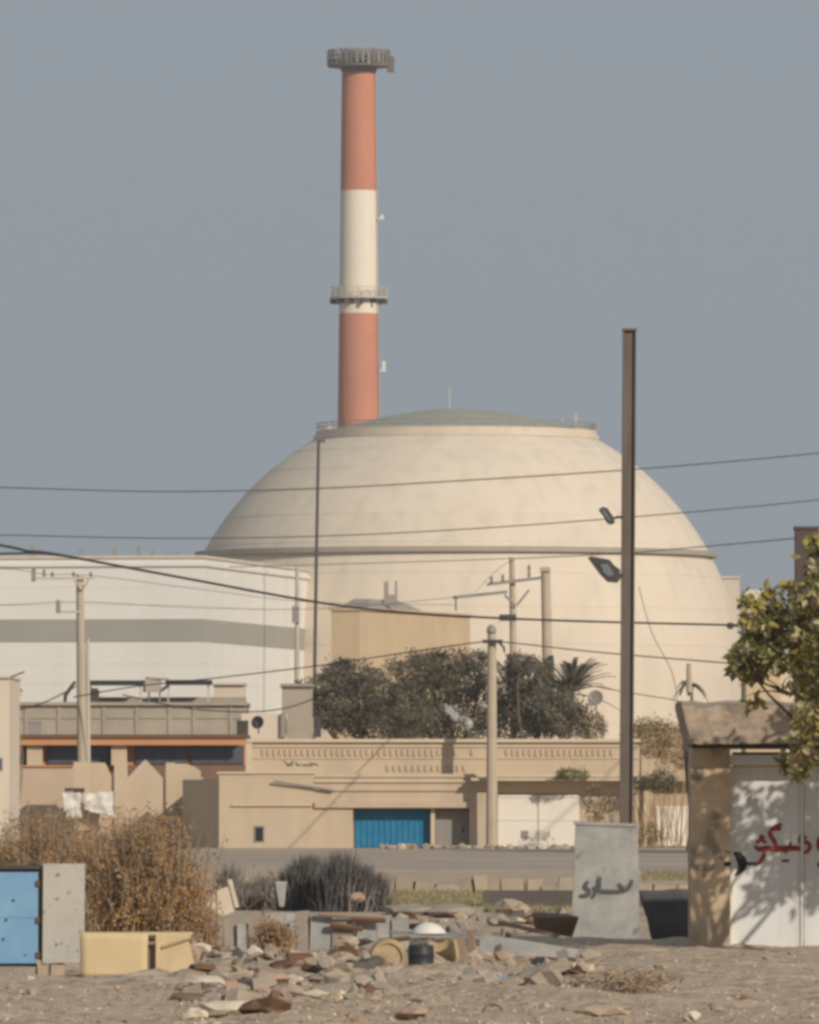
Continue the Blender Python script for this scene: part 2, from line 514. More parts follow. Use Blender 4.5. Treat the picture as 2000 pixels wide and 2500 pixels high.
MB().lathe([(rl_ - 0.3, zl - 0.42), (rl_ + 0.85, zl - 0.42), (rl_ + 0.85, zl + 0.12), (rl_ - 0.6, zl + 0.12)], DX, DY, 160).build('lower_ring', M['ringsteel'], dome, smooth=True)
ug = MB().lathe([(rt - 0.3, zt - 0.35), (rt + 0.75, zt - 0.35), (rt + 0.75, zt + 0.05), (rt + 0.5, zt + 0.05), (rt + 0.5, zt + 0.55), (rt + 0.25, zt + 0.55), (rt + 0.25, zt + 0.05), (rt - 0.6, zt + 0.05)], DX, DY, 140).build('upper_gallery', M['pale'], dome, smooth=True)
ring_rail(dome, DX, DY, rt + 0.38, zt + 0.55, 0.75, 64, M['steel_grey'], 2, 0.05)
for (px, h, w) in ((1404, 2.2, 0.25), (1372, 1.5, 0.2), (1098, 2.4, 0.12), (808, 1.0, 0.9), (1415, 1.0, 0.7)):
    q = (px - 1114) * ds
    yy = DY - math.sqrt(max(0.0, rt * rt - q * q)) * 0.98
    z0 = zt + 0.05 if px != 1098 else cap_top - 0.1
    if px == 1098:
        yy = DY
    MB().box(DX + q - w / 2, DX + q + w / 2, yy, yy + w, z0, z0 + h).build('roof_vent', M['steel_pale'], dome)

# chimney
CY = 1200.0
cs = CY / K
CX = X(876, CY)
chim = thing('ventilation_chimney', (CX, CY, 0), 'tall red and white banded chimney with galleries rising behind the dome', 'chimney')


def cr(z):
    return 2.57 - (z - 47.6) * 0.012


zb = [0.0, Z(766, CY), Z(466, CY), Z(176, CY)]
for i, (mm, nm) in enumerate(((M['stack_red'], 'lower red band'), (M['stack_white'], 'middle white band'), (M['stack_red'], 'upper red band'))):
    pr = [(cr(zb[i] + (zb[i + 1] - zb[i]) * t / 8), zb[i] + (zb[i + 1] - zb[i]) * t / 8) for t in range(9)]
    o = MB().lathe(pr, CX, CY, 64).build('shaft_band', mm, chim, smooth='all')
    o['label'] = nm
z0, z1 = Z(176, CY), Z(120, CY)
r0 = cr(z0)
MB().lathe([(r0, z0), (r0 + 0.12, z0 + 0.1), (r0 + 0.25, z0 + 0.9), (r0 + 0.1, z1 - 0.3), (r0 - 0.3, z1 - 0.3), (r0 - 0.35, z0 + 1.0)], CX, CY, 48).build('crown_collar', M['stack_steel'], chim, smooth=True)
rp = 3.8
gal = MB().lathe([(r0 + 0.2, z0 + 0.55), (rp, z0 + 0.62), (rp, z0 + 0.85), (r0 + 0.2, z0 + 0.85)], CX, CY, 48).build('crown_gallery', M['stack_steel'], chim, smooth=True)
for i in range(34):
    a = 2 * math.pi * i / 34 + 0.05
    x, y = CX + rp * math.cos(a), CY + rp * math.sin(a)
    wv = R.uniform(0.22, 0.42)
    MB().rbox((x, y, z0 + 0.85 + 0.85 + (0.15 if i % 3 else -0.1)), 0.1, wv, 1.75, a).build('baffle_plate', M['steel_grey'] if i % 4 else M['stack_steel'], gal, org=ORG[chim.name])
ring_rail(chim, CX, CY, rp + 0.02, z0 + 0.8, 1.7, 16, M['stack_steel'], 3, 0.07)
MB().rbox((CX + rp + 0.1, CY - 0.4, z0 + 0.9), 0.9, 0.9, 1.9).build('beacon_box', M['stack_steel'], chim)
zp = Z(731, CY)
rpp = 3.55
mg = MB().lathe([(cr(zp) - 0.02, zp), (rpp, zp + 0.05), (rpp, zp + 0.28), (cr(zp) - 0.02, zp + 0.28)], CX, CY, 48).build('middle_gallery', M['steel_pale'], chim, smooth=True)
for i in range(12):
    a = 2 * math.pi * (i + 0.35) / 12
    rr = (cr(zp) + rpp) / 2
    MB().rbox((CX + rr * math.cos(a), CY + rr * math.sin(a), zp - 0.28), rpp - cr(zp), 0.3, 0.5, a).build('bracket', M['steel_dark'], mg, org=ORG[chim.name])
ring_rail(chim, CX, CY, rpp - 0.05, zp + 0.28, 1.15, 20, M['steel_pale'], 3, 0.05)
for (py) in (535, 906):
    z = Z(py, CY)
    q = MB()
    q.box(CX + cr(z) - 0.1, CX + cr(z) + 0.85, CY - 1.0, CY - 0.2, z - 0.1, z + 0.08)
    q.box(CX + cr(z) + 0.35, CX + cr(z) + 0.8, CY - 0.8, CY - 0.4, z + 0.08, z + (0.5 if py == 535 else 1.2))
    q.build('warning_lamp', M['white'], chim)
lad = MB()
for s_ in (-0.25, 0.25):
    lad.tube([(CX + cr(0) * 0.99 * math.cos(-0.35) + 0.15, CY + cr(0) * math.sin(-0.35) + s_, 0), (CX + cr(zb[3]) * math.cos(-0.35) + 0.15, CY + cr(zb[3]) * math.sin(-0.35) + s_, zb[3])], 0.05, 4)
lad.build('ladder', M['steel_pale'], chim)


# turbine hall
def uv_frame(px, Y, px2, Y2):
    c = Vector((X(px, Y), Y))
    e = Vector((X(px2, Y2), Y2))
    u = (e - c).normalized()
    return c, u, Vector((-u.y, u.x)), (e - c).length


def quad(c, u, v, u0, u1, v0, v1):
    return [c + u * u0 + v * v0, c + u * u1 + v * v0, c + u * u1 + v * v1, c + u * u0 + v * v1]


HY_ = 960.0
c, u, v, Lu = uv_frame(495, HY_, 805, HY_ * 1.072)
htop = Z(1362, HY_)
hall = thing('turbine_hall', (c.x, c.y, 0), 'long white industrial hall with a grey band, left of the dome', 'building')
MB().prism(quad(c, u, v, 0, Lu, 0, 62), 0, htop).build('wall', M['hall'], hall)
MB().prism(quad(c, u, v, -0.25, Lu + 0.25, -0.25, 62.25), Z(1382, HY_), Z(1374, HY_)).build('cornice', M['hall'], hall)
MB().prism(quad(c, u, v, -0.2, Lu + 0.2, -0.2, 62.2), htop, htop + 0.25).build('coping', M['pale'], hall)
MB().prism(quad(c, u, v, -0.06, Lu + 0.06, -0.06, 62.06), Z(1566, HY_), Z(1511, HY_)).build('grey_band', M['hallband'], hall)
for zz in (1432, 1476, 1620, 1668):
    MB().prism(quad(c, u, v, -0.03, Lu + 0.03, -0.03, 62.03), Z(zz, HY_), Z(zz - 1.5, HY_)).build('cladding_joint', M['hall'], hall)
for k in range(1, 12):
    q = c - (-v) * (k * 5.2)
    MB().prism(quad(q, u, v, -0.02, 0.0, 0, 0.06), 0.5, htop - 0.8).build('cladding_joint', M['hall'], hall)
for k in range(1, 12):
    MB().prism(quad(c + u * (k * 6.0), u, v, 0, 0.06, -0.02, 0.0), 0.5, htop - 0.8).build('cladding_joint', M['hall'], hall)
for (px, h) in ((265, 0.9), (325, 1.0), (360, 0.6), (180, 0.7), (60, 1.1), (420, 0.5)):
    t = (495 - px) * 0.04
    q = c + v * t + u * 2
    MB().box(q.x - 0.18, q.x + 0.18, q.y, q.y + 0.4, htop + 0.25, htop + 0.25 + h).build('roof_vent', M['steel_grey'], hall)

# mast of thin dark steel before the dome, pale mast beside the hall
mY = 985.0
ma = MB()
ma.tube([P(763, 1956 + EYE * K / mY, mY), P(772, 1400, mY), P(778, 1076, mY)], [0.2, 0.17, 0.15], 8)
mo = tag(ma.build('lightning_mast', M['steel_dark'], smooth=True), 'thin dark mast standing before the left flank of the dome', 'mast')
MB().rbox(P(785, 1077, mY), 0.75, 0.12, 0.22).build('mast_arm', M['steel_dark'], mo)
ma = MB()
ma.tube([P(724, 1956 + EYE * K / 930, 930), P(726, 1385, 930)], [0.32, 0.18], 8)
mo = tag(ma.build('lamp_mast', M['steel_pale'], smooth=True), 'thin pale mast in front of the white hall', 'mast')
MB().rbox(P(722, 1500, 930) + Vector((0, -0.3, 0)), 0.7, 0.4, 1.6).build('junction_box', M['roofgrey'], mo)

# ochre plant building
OY = 900.0
c, u, v, Lu = uv_frame(879, OY, 1148, OY * 1.038)
ob = thing('annex_building', (c.x, c.y, 0), 'ochre plant building in front of the dome above the dark trees', 'building')
zo = Z(1490, OY)
Lv = 2.75
MB().prism(quad(c, u, v, 0, Lu, 0, Lv), 0, zo).build('wall', M['ochre'], ob)
MB().prism(quad(c, u, v, -0.2, Lu + 0.2, -0.2, Lv + 0.2), zo, zo + 0.3).build('parapet', M['ochre'], ob)
rq = quad(c, u, v, 2.5, 20, -0.05, Lv)
q = MB()
vs = [(p.x, p.y, zo + 0.3) for p in rq]
tq = quad(c, u, v, 5, 14, 0.6, Lv - 0.6)
vs += [(p.x, p.y, zo + 1.15) for p in tq]
q.add(vs, [(0, 1, 5, 4), (1, 2, 6, 5), (2, 3, 7, 6), (3, 0, 4, 7), (4, 5, 6, 7)])
q.build('roof', M['roofgrey'], ob)
for px, w_, zt_ in ((943, 0.42, 1420), (967, 0.22, 1418)):
    b = P(px, 1470, OY + 8)
    MB().box(b.x - w_ / 2, b.x + w_ / 2, b.y, b.y + w_, zo + 0.6, Z(zt_, OY + 8)).build('vent_stack', M['roofgrey'], ob)
b = P(955, 1470, OY + 8)
MB().box(b.x - 0.62, b.x + 0.55, b.y + 0.02, b.y + 0.5, zo + 0.6, Z(1452, OY + 8)).build('vent_base', M['roofgrey'], ob)

# small block right of the dome
q = thing('plant_block', (X(1770, 1095), 1095, 0), 'cream plant block just right of the dome', 'building')
MB().box(X(1690, 1095), X(1806, 1095), 1095, 1125, 0, Z(1412, 1095)).build('wall', M['pale'], q)
MB().box(X(1688, 1095), X(1808, 1095), 1094.8, 1125.2, Z(1412, 1095), Z(1407, 1095)).build('parapet', M['pale'], q)

# ------------------------------------------------------------------ the row of houses
FY = 372.0
fz = FY / K
bh = thing('beige_house', (X(1000, FY), FY, 0), 'long beige house with a blue gate, a white gate and a flat parapet roof', 'house')
DEP = 9.0


def wall(name, px0, px1, py0, py1, Y, d, m, parent, sub=None):
    return MB().pbox(px0, px1, py0, py1, Y, d).build(name, m, parent)


B0 = 2070.6
# ground floor pieces, the gateway recess left open
wall('wall', 535, 768, 1889, B0, FY, DEP, M['beige'], bh)
wall('wall', 768, 862, 1972, B0, FY + 0.02, DEP, M['beige'], bh)
wall('wall', 862, 1146, 1972, B0, FY + 0.75, DEP - 1, M['beige'], bh)
wall('wall', 1146, 1214, 1935, B0, FY, DEP, M['beige'], bh)
wall('wall', 768, 1152, 1889, 1958, FY + 0.05, DEP, M['beige'], bh)
wall('wall', 1152, 1560, 1889, 1936, FY + 0.1, DEP, M['beige2'], bh)
wall('wall', 1214, 1560, 1936, B0, FY + 0.25, DEP, M['beige'], bh)
wall('fascia', 768, 1150, 1958, 1972, FY - 0.12, 1.3, M['pinkb'], bh)
wall('coping', 530, 770, 1884, 1889, FY - 0.08, DEP + 0.1, M['beige2'], bh)
wall('ledge', 566, 762, 1964, 1968, FY - 0.1, 0.1, M['beige2'], bh)
wall('string_course', 768, 1140, 1906, 1910, FY - 0.04, 0.09, M['beige2'], bh)
wall('string_course', 768, 1140, 1928, 1931, FY - 0.03, 0.08, M['pinkb'], bh)
# shaded left flank running away at an angle
q = MB()
q.prism([Vector((X(446, FY + 3.4), FY + 3.4)), Vector((X(535, FY), FY + 0.01)), Vector((X(535, FY), FY + 5)), Vector((X(446, FY + 3.4), FY + 6))], 0, Z(1903, FY))
q.build('flank_wall', M['beige'], bh)
# vent opening in the wall
wo = MB()
wo.pbox(620, 646, 2016, 2056, FY - 0.03, 0.028)
wo = wo.build('window', M['steel_grey'], bh)
MB().pbox(624, 642, 2020, 2053, FY - 0.036, 0.005).build('pane', M['dark'], wo, org=ORG[bh.name])
# dark tube standing in for a pipe's slanting shadow on the wall
gp = MB()
gp.tube([P(668, 1907, FY) + Vector((0, -0.2, 0)), P(815, 1930, FY) + Vector((0, -0.1, 0))], 0.045, 8)
gp.build('pipe_shadow_bar', M['steel_grey'], bh)
# loose stones along the foot of the house front
for k in range(34):
    px_ = 930 + 480 * (k + R.uniform(-0.3, 0.3)) / 34
    b_ = MB().blob((X(px_, 366), 366 + R.uniform(-0.5, 0.5), 0.06), R.uniform(0.08, 0.24), 0.15, R.uniform(0.06, 0.16), k + 70, 0.3, 1)
    tag(b_.build('verge_stone', M[R.choice(('stone1', 'stone2', 'stone3', 'stone4', 'kerb'))]), 'small stone in the row along the foot of the beige house', 'stone', 'stones along the house front')
# blue gate of corrugated sheets
bg = MB().pbox(866, 1050, 1975, 2069, FY + 0.70, 0.05).build('gate', M['bluegate'], bh)
bg['label'] = 'blue sheet metal gate'
px = 868.0
while px < 1048:
    MB().pbox(px, px + 6, 1980, 2068, FY + 0.665, 0.033).build('gate_rib', M['bluegate'], bg, org=ORG[bh.name])
    px += 14.5
wall('gate_post', 1052, 1062, 1972, B0, FY + 0.25, 0.5, M['beige2'], bh)
gg = MB().pbox(1063, 1144, 1978, 2069, FY + 0.62, 0.1).build('door', M['greygate'], bh)
MB().pbox(1128, 1133, 2020, 2032, FY + 0.57, 0.05).build('handle', M['steel_dark'], gg, org=ORG[bh.name])
# white gate, two leaves
wg = MB().pbox(1216, 1313, 1940, 2068, FY + 0.15, 0.08).build('gate_leaf', M['whitegate'], bh)
wg2 = MB().pbox(1315, 1414, 1940, 2068, FY + 0.15, 0.08).build('gate_leaf', M['whitegate'], bh)
MB().pbox(1274, 1290, 2028, 2046, FY + 0.10, 0.05).build('lock_plate', M['steel_grey'], wg, org=ORG[bh.name])
for (par, a, b_) in ((wg, 1218, 1311), (wg2, 1317, 1412)):
    MB().pbox(a, b_, 1943, 1947, FY + 0.12, 0.03).build('rail', M['whitegate'], par, org=ORG[bh.name])
    MB().pbox(a, b_, 2000, 2003, FY + 0.125, 0.025).build('rail', M['whitegate'], par, org=ORG[bh.name])
# canopy slab over the white gate
wall('canopy', 1150, 1562, 1899, 1906, FY - 0.75, 1.0, M['beige2'], bh)
# parapet storey with courses and projecting bricks
wall('parapet', 606, 1562, 1812, 1889, FY + 1.2, 6.0, M['beige'], bh)
wall('parapet_coping', 602, 1565, 1804, 1812, FY + 1.05, 6.4, M['beige2'], bh)
wall('corner_pier', 600, 616, 1812, 1889, FY + 1.1, 0.4, M['beige2'], bh)
wall('string_course', 618, 1560, 1820, 1824, FY + 1.14, 0.07, M['beige2'], bh)
wall('string_course', 618, 1560, 1849, 1852, FY + 1.15, 0.06, M['beige2'], bh)
wall('string_course', 618, 1560, 1893, 1897, FY - 0.02, 0.06, M['beige2'], bh)
px = 640.0
i = 0
while px < 1500:
    if not (1120 < px < 1235 and i % 3):
        MB().pbox(px, px + 6.5, 1829, 1844 + (i % 3), FY + 1.14, 0.07).build('brick', M['pinkb'], bh)
    px += 14.2 + R.uniform(-1.2, 1.2)
    i += 1
px = 945.0
while px < 1135:
    MB().pbox(px, px + 6, 1868, 1882, FY + 1.14, 0.07).build('brick', M['pinkb'], bh)
    px += 15.5


def strokes(lines, Y, m, name, parent, proud=0.006, thick=0.004):
    """hand-drawn lettering: flat ribbons of paint, points and width in photo pixels"""
    q = MB()
    for k, (pts, w) in enumerate(lines):
        t = thick + 0.0012 * (k % 5)
        pp = [Vector((a, b, 0)) for a, b in pts]
        if len(pp) > 2:
            sm = [pp[0]]
            for i_ in range(len(pp) - 1):
                a_, b_, = pp[i_], pp[i_ + 1]
                pa, nb = pp[max(i_ - 1, 0)], pp[min(i_ + 2, len(pp) - 1)]
                for s_ in range(1, 6):
                    t_ = s_ / 5.0
                    sm.append(0.5 * (2 * a_ + (b_ - pa) * t_ + (2 * pa - 5 * a_ + 4 * b_ - nb) * t_ * t_ + (3 * a_ - pa - 3 * b_ + nb) * t_ ** 3))
            pp = sm
        L_, R_ = [], []
        for i_, p in enumerate(pp):
            d = pp[min(i_ + 1, len(pp) - 1)] - pp[max(i_ - 1, 0)]
            d.normalize()
            n_ = Vector((-d.y, d.x, 0)) * (w / 2) * (0.75 + 0.25 * math.sin(math.pi * i_ / max(1, len(pp) - 1)))
            L_.append(p + n_)
            R_.append(p - n_)
        n = len(pp)
        fr = [P(p.x, p.y, Y) + Vector((0, -proud - t, 0)) for p in L_ + R_]
        bk = [p + Vector((0, t, 0)) for p in fr]
        fs = []
        for i_ in range(n - 1):
            fs.append((i_, i_ + 1, n + i_ + 1, n + i_))
            fs.append((2 * n + i_, 3 * n + i_, 3 * n + i_ + 1, 2 * n + i_ + 1))
            fs.append((i_, 2 * n + i_, 2 * n + i_ + 1, i_ + 1))
            fs.append((n + i_, n + i_ + 1, 3 * n + i_ + 1, 3 * n + i_))
        q.add(fr + bk, fs)
    return q.build(name, m, parent)


strokes([([(698, 1861), (704, 1869), (712, 1864), (716, 1857)], 4), ([(702, 1866), (716, 1868)], 4), ([(722, 1860), (727, 1869), (735, 1866)], 4), ([(738, 1869), (750, 1868), (764, 1869)], 4), ([(756, 1863), (768, 1865), (778, 1869)], 3), ([(690, 1858), (697, 1859)], 3)], FY + 1.2, M['greyscript'], 'painted_script', bh)

# neighbour to the right, with its own white ribbed gate
th = thing('tan_house', (X(1630, 380), 380, 0), 'tan rendered house with a white ribbed gate left of the plaster pillar', 'house')
wall('wall', 1566, 1800, 1905, 2068, 378.0, 7.0, M['taupe'], th)
wall('upper_wall', 1566, 1800, 1776, 1905, 381.0, 6.0, M['beige'], th)
wall('coping', 1562, 1804, 1768, 1776, 380.8, 6.4, M['beige2'], th)
wall('canopy', 1566, 1720, 1899, 1907, 377.2, 1.0, M['taupe'], th)
wall('pier', 1572, 1592, 1925, 2067, 377.8, 0.3, M['beige2'], th)
tg = MB().pbox(1602, 1690, 1968, 2066, 377.9, 0.08).build('gate', M['whitegate'], th)
for k in range(7):
    MB().pbox(1605 + k * 12, 1610 + k * 12, 1971, 2064, 377.86, 0.035).build('gate_rib', M['whitegate'], tg, org=ORG[th.name])

# garden wall with cut-out crest
gw = thing('garden_wall', (X(340, 380), 380, 0), 'pale yellow garden wall with a crest of peaks and steps', 'wall')
MB().slab([(180, 2068), (500, 2068), (500, 1898), (490, 1898), (490, 1882), (474, 1871), (454, 1865), (406, 1864), (406, 1901), (399, 1901), (378, 1878), (355, 1854), (335, 1874), (312, 1899), (310, 1861), (279, 1861), (279, 1898), (273, 1898), (262, 1872), (256, 1862), (180, 1862)], 380.0, 0.3).build('wall', M['garden'], gw)
MB().pbox(279, 311, 1858, 2066, 379.85, 0.15).build('pier', M['garden'], gw)
MB().pbox(405, 428, 1862, 2066, 379.85, 0.15).build('pier', M['garden'], gw)
MB().pbox(180, 210, 1860, 2066, 379.87, 0.13).build('pier', M['garden'], gw)
wall('wall', -300, 180, 1872, 2066, 383.0, 0.3, M['pinkb'], gw)
wall('coping', -300, 178, 1868, 1872, 382.9, 0.5, M['orange'], gw)


# crumpled white sheet on the wall, dark rail above it
def sheet(name, corners, Y, m, amp, parent=None, nx_=14, ny_=10, seed=1.0, d=0.03):
    a, b_, c_, d_ = [P(p[0], p[1], Y) for p in corners]
    vs = []
    for j in range(ny_ + 1):
        for i_ in range(nx_ + 1):
            s_, t = i_ / nx_, j / ny_
            p = (a * (1 - s_) + b_ * s_) * (1 - t) + (d_ * (1 - s_) + c_ * s_) * t
            e = Vector((p.x * 3, p.z * 3, seed))
            vs.append(p + Vector((amp * 0.5 * noise.noise(e * 1.7), -amp - amp * noise.noise(e) * 1.2, amp * 0.6 * noise.noise(e * 2 + Vector((5, 1, 2))))))
    n = len(vs)
    vs += [p + Vector((0, d, 0)) for p in vs]
    fs = []
    w_ = nx_ + 1
    for j in range(ny_):
        for i_ in range(nx_):
            q_ = j * w_ + i_
            fs.append((q_, q_ + w_, q_ + w_ + 1, q_ + 1))
            fs.append((n + q_, n + q_ + 1, n + q_ + w_ + 1, n + q_ + w_))
    for i_ in range(nx_):
        fs.append((i_, i_ + 1, n + i_ + 1, n + i_))
        q_ = ny_ * w_ + i_
        fs.append((q_, n + q_, n + q_ + 1, q_ + 1))
    for j in range(ny_):
        q_ = j * w_
        fs.append((q_, n + q_, n + q_ + w_, q_ + w_))
        q_ += nx_
        fs.append((q_, q_ + w_, n + q_ + w_, n + q_))
    return MB().add(vs, fs).build(name, m, parent, smooth='all')


tag(sheet('white_sheet', [(150, 1936), (198, 1934), (200, 1996), (160, 2000)], 379.4, M['white'], 0.12, seed=2.0), 'crumpled white sheet on the garden wall, left of its pair', 'sheet')
tag(sheet('white_sheet', [(203, 1938), (276, 1933), (278, 1996), (205, 1978)], 379.3, M['white'], 0.12, seed=6.0), 'wider crumpled white sheet on the garden wall, right of its pair', 'sheet')
rb = MB().pbox(158, 206, 1924, 1932, 379.6, 0.3)
tag(rb.build('wall_bracket', M['steel_dark']), 'short dark bar on the garden wall above the white sheets', 'bracket')

# veranda house with brown eave
vh = thing('veranda_house', (X(310, 400), 400, 0), 'low house with brown eave, orange fascia and shaded veranda windows', 'house')
wall('back_wall', 20, 600, 1818, 2062, 400.75, 5, M['orange'], vh)
wall('eave', 18, 604, 1793, 1802, 399.5, 8, M['brownroof'], vh)
wall('fascia', 22, 602, 1802, 1819, 399.6, 0.25, M['orange'], vh)
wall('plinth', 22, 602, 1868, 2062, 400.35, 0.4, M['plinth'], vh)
for (a, b_) in ((66, 104), (272, 310)):
    wall('pillar', a, b_, 1819, 1868, 399.9, 0.5, M['garden'], vh)
for (a, b_) in ((30, 62), (116, 190), (212, 268), (330, 460), (466, 596)):
    w0 = MB().pbox(a, b_, 1820, 1866, 400.65, 0.09).build('window', M['brownroof'], vh)
    n = max(1, int((b_ - a) / 36))
    for k in range(n):
        e = (b_ - a - 4) / n
        MB().pbox(a + 3 + k * e, a + 1 + (k + 1) * e, 1823, 1863, 400.62, 0.025).build('pane', M['winblue'], w0, org=ORG[vh.name])

# cream building at the left edge
ce = thing('cream_building', (X(-60, 300), 300, 0), 'narrow strip of a cream building at the left edge above the dry bush', 'building')
wall('wall', -260, 23, 1655, 2096, 300.0, 8, M['pale'], ce)
wall('coping', -262, 26, 1648, 1655, 299.9, 8.3, M['pale'], ce)
w0 = MB().pbox(-30, 7, 1850, 1880, 299.95, 0.06).build('window', M['steel_grey'], ce)
MB().pbox(-27, 4, 1853, 1877, 299.93, 0.02).build('pane', M['winblue'], w0, org=ORG[ce.name])

# flat-roofed buildings behind the veranda house
rb = thing('flat_roof_building', (X(300, 440), 440, 0), 'grey beige flat roofed building behind the brown eave house', 'building')
wall('wall', 20, 600, 1722, 2050, 440.0, 9, M['roofwall'], rb)
wall('coping', 16, 604, 1714, 1722, 439.8, 9.4, M['roofwall'], rb)
wall('stair_hut', 195, 600, 1702, 1714, 447.0, 1.8, M['roofwall'], rb)
wall('band', 20, 600, 1750, 1754, 439.95, 0.05, M['roofwall'], rb)
for k, px in enumerate((60, 140, 250, 330, 410, 470, 560)):
    wall('pilaster', px, px + 8, 1724, 1800, 439.94, 0.06, M['roofwall'], rb)
rb2 = thing('rooftop_room', (X(722, 432), 432, 0), 'small grey rooftop room at the left end of the dark trees', 'building')
wall('wall', 688, 762, 1676, 2050, 432.0, 4, M['roofwall'], rb2)
wall('coping', 684, 766, 1669, 1676, 431.8, 4.4, M['roofgrey'], rb2)
wall('low_wall', 590, 700, 1742, 2050, 428.0, 3, M['pale'], rb2)
wall('pier', 686, 698, 1742, 1800, 427.8, 0.3, M['roofgrey'], rb2)
wall('shutter', 702, 768, 1752, 1790, 427.9, 0.3, M['roofwall'], rb2)
wall('pier', 770, 784, 1750, 1800, 427.8, 0.4, M['steel_dark'], rb2)
wb = thing('white_low_block', (X(550, 450), 450, 0), 'pale low block between the dark canopies and the rooftop room', 'building')
wall('wall', 522, 596, 1672, 2050, 452.0, 4, M['pale'], wb)
wall('coping', 518, 600, 1666, 1672, 451.8, 4.4, M['pale'], wb)
# canopies
for (a, b_, t, lab) in ((214, 350, 1663, 'thin dark flat canopy on posts beside the left pole'), (404, 516, 1662, 'thin dark flat canopy on posts, right of the rooftop lamp')):
    cnp = thing('canopy', (X((a + b_) / 2, 436), 436, 5), lab, 'canopy', 'dark canopies on the flat roof')
    MB().pbox(a, b_, t - 2, t + 9, 444.0, 2.6).build('roof_sheet', M['blackplastic'], cnp)
    for q_ in (a + 5, b_ - 9):
        MB().pbox(q_, q_ + 4, t + 9, 1718, 444.3, 0.08).build('post', M['steel_pale'], cnp)
tkk = thing('water_tank', (X(229, 441), 441, Z(1716, 441)), 'dark square water tank beside the left concrete pole', 'tank')
MB().pbox(217, 242, 1684, 1712, 441.0, 0.5).build('tank_body', M['steel_dark'], tkk)
MB().pbox(221, 238, 1680, 1684, 441.05, 0.4).build('lid', M['steel_dark'], tkk)
for q_ in (219, 238):
    MB().pbox(q_, q_ + 2, 1712, 1722, 441.1, 0.3).build('leg', M['steel_dark'], tkk)
el_ = MB()
el_.tube([P(122, 1727, 441), P(158, 1726, 441), P(160, 1698, 441), P(172, 1680, 441), P(184, 1664, 441)], [0.1, 0.1, 0.09, 0.08, 0.07], 8)
tag(el_.build('bent_pipe', M['steel_dark'], smooth=True), 'dark bent pipe left of the left concrete pole', 'pipe')
ac = thing('roof_cooler', (X(384, 442), 442, Z(1716, 442)), 'beige rooftop cooler between the two dark canopies', 'cooler')
MB().rbox(P(372, 1675, 442), 0.75, 0.6, 0.55, 0.2).build('body', M['roofwall'], ac)
MB().rbox(P(384, 1657, 442), 0.95, 0.7, 0.08, 0.2, 0, 0.05).build('top', M['roofgrey'], ac)
MB().rbox(P(402, 1680, 442), 0.45, 0.5, 0.10, 0.2, 0, -0.6).build('duct', M['steel_dark'], ac)
for q_ in (362, 388):
    MB().pbox(q_, q_ + 4, 1688, 1718, 442.1, 0.07).build('leg', M['steel_grey'], ac)
for (a, b_, t, bt, m_, lab) in ((68, 100, 1764, 1795, 'roofgrey', 'grey box on the brown eave near the left edge'), (578, 606, 1762, 1795, 'steel_dark', 'small dark box beside the round black dish')):
    q_ = MB()
    q_.pbox(a, b_, t, bt - 2, 402.0, 0.5)
    q_.pbox(a - 1, b_ + 1, t - 3, t, 401.98, 0.54)
    q_.pbox(a + 3, a + 7, bt - 2, bt, 402.1, 0.3)
    q_.pbox(b_ - 7, b_ - 3, bt - 2, bt, 402.1, 0.3)
    tag(q_.build('roof_box', M[m_]), lab, 'box')


def dish(c, r, facing, m, label, pole_h, mback=None):
    d = thing('satellite_dish', Vector(c) - Vector((0, 0, pole_h)), label, 'dish')
    f = Vector(facing).normalized()
    u_ = f.cross(Vector((0, 0, 1))).normalized()
    w_ = u_.cross(f)
    vs, fs = [], []
    n = 20
    for i_ in range(5):
        t = i_ / 4
        for k in range(n):
            a = 2 * math.pi * k / n
            vs.append(Vector(c) + (u_ * math.cos(a) + w_ * math.sin(a)) * r * max(t, 0.02) + f * (0.25 * r * t * t))
    for i_ in range(4):
        for k in range(n):
            k2 = (k + 1) % n
            fs.append((i_ * n + k, i_ * n + k2, (i_ + 1) * n + k2, (i_ + 1) * n + k))
    MB().add(vs, fs).build('reflector', m, d, smooth='all')
    e = Vector(c) + f * r * 0.9
    MB().tube([Vector(c) - w_ * r * 0.9 + f * 0.2 * r, e], 0.02, 5).build('feed_arm', M['steel_grey'], d)
    MB().rbox(e, 0.07, 0.1, 0.07).build('feed_horn', M['steel_dark'], d)
    MB().tube([Vector(c) - f * 0.05, Vector(c) - f * 0.12 - Vector((0, 0, pole_h))], 0.04, 6).build('post', M['steel_grey'], d)
    return d


dish(P(630, 1764, 405), 0.27, (-0.3, -1, 0.15), M['blackplastic'], 'round black dish on the roof behind the brown eave', 0.45)
dish(P(1455, 1705, 440), 0.36, (-0.35, -1, 0.25), M['roofgrey'], 'grey round satellite dish right of the palm', 4.5)

# house behind the leafy tree
rh = thing('backyard_house', (X(1900, 330), 330, 0), 'beige house mostly hidden behind the leafy tree, with a pale blue shutter', 'house')
wall('wall', 1826, 2200, 1496, 2084, 331.0, 6, M['pale'], rh)
wall('lower_wall', 1822, 1905, 1625, 2084, 329.0, 2, M['ochre'], rh)
wall('roof_room', 1820, 1872, 1440, 1496, 333.0, 3, M['pale'], rh)
wall('coping', 1822, 2204, 1490, 1496, 330.8, 6.4, M['taupe'], rh)
s0 = wall('shutter', 1912, 2060, 1528, 1604, 330.92, 0.08, M['paleblue'], rh)
for k in range(4):
    MB().pbox(1914 + k * 37, 1947 + k * 37, 1532, 1600, 330.89, 0.03).build('pane', M['paleblue'], s0, org=ORG[rh.name])
dc = thing('steel_column', (X(1995, 150), 150, 0), 'broad brown steel column coloured dark as in shade, standing behind the leafy tree', 'column')
MB().pbox(1943, 2062, 1292, 2238, 150.0, 0.5).build('shaft', M['browncol'], dc)
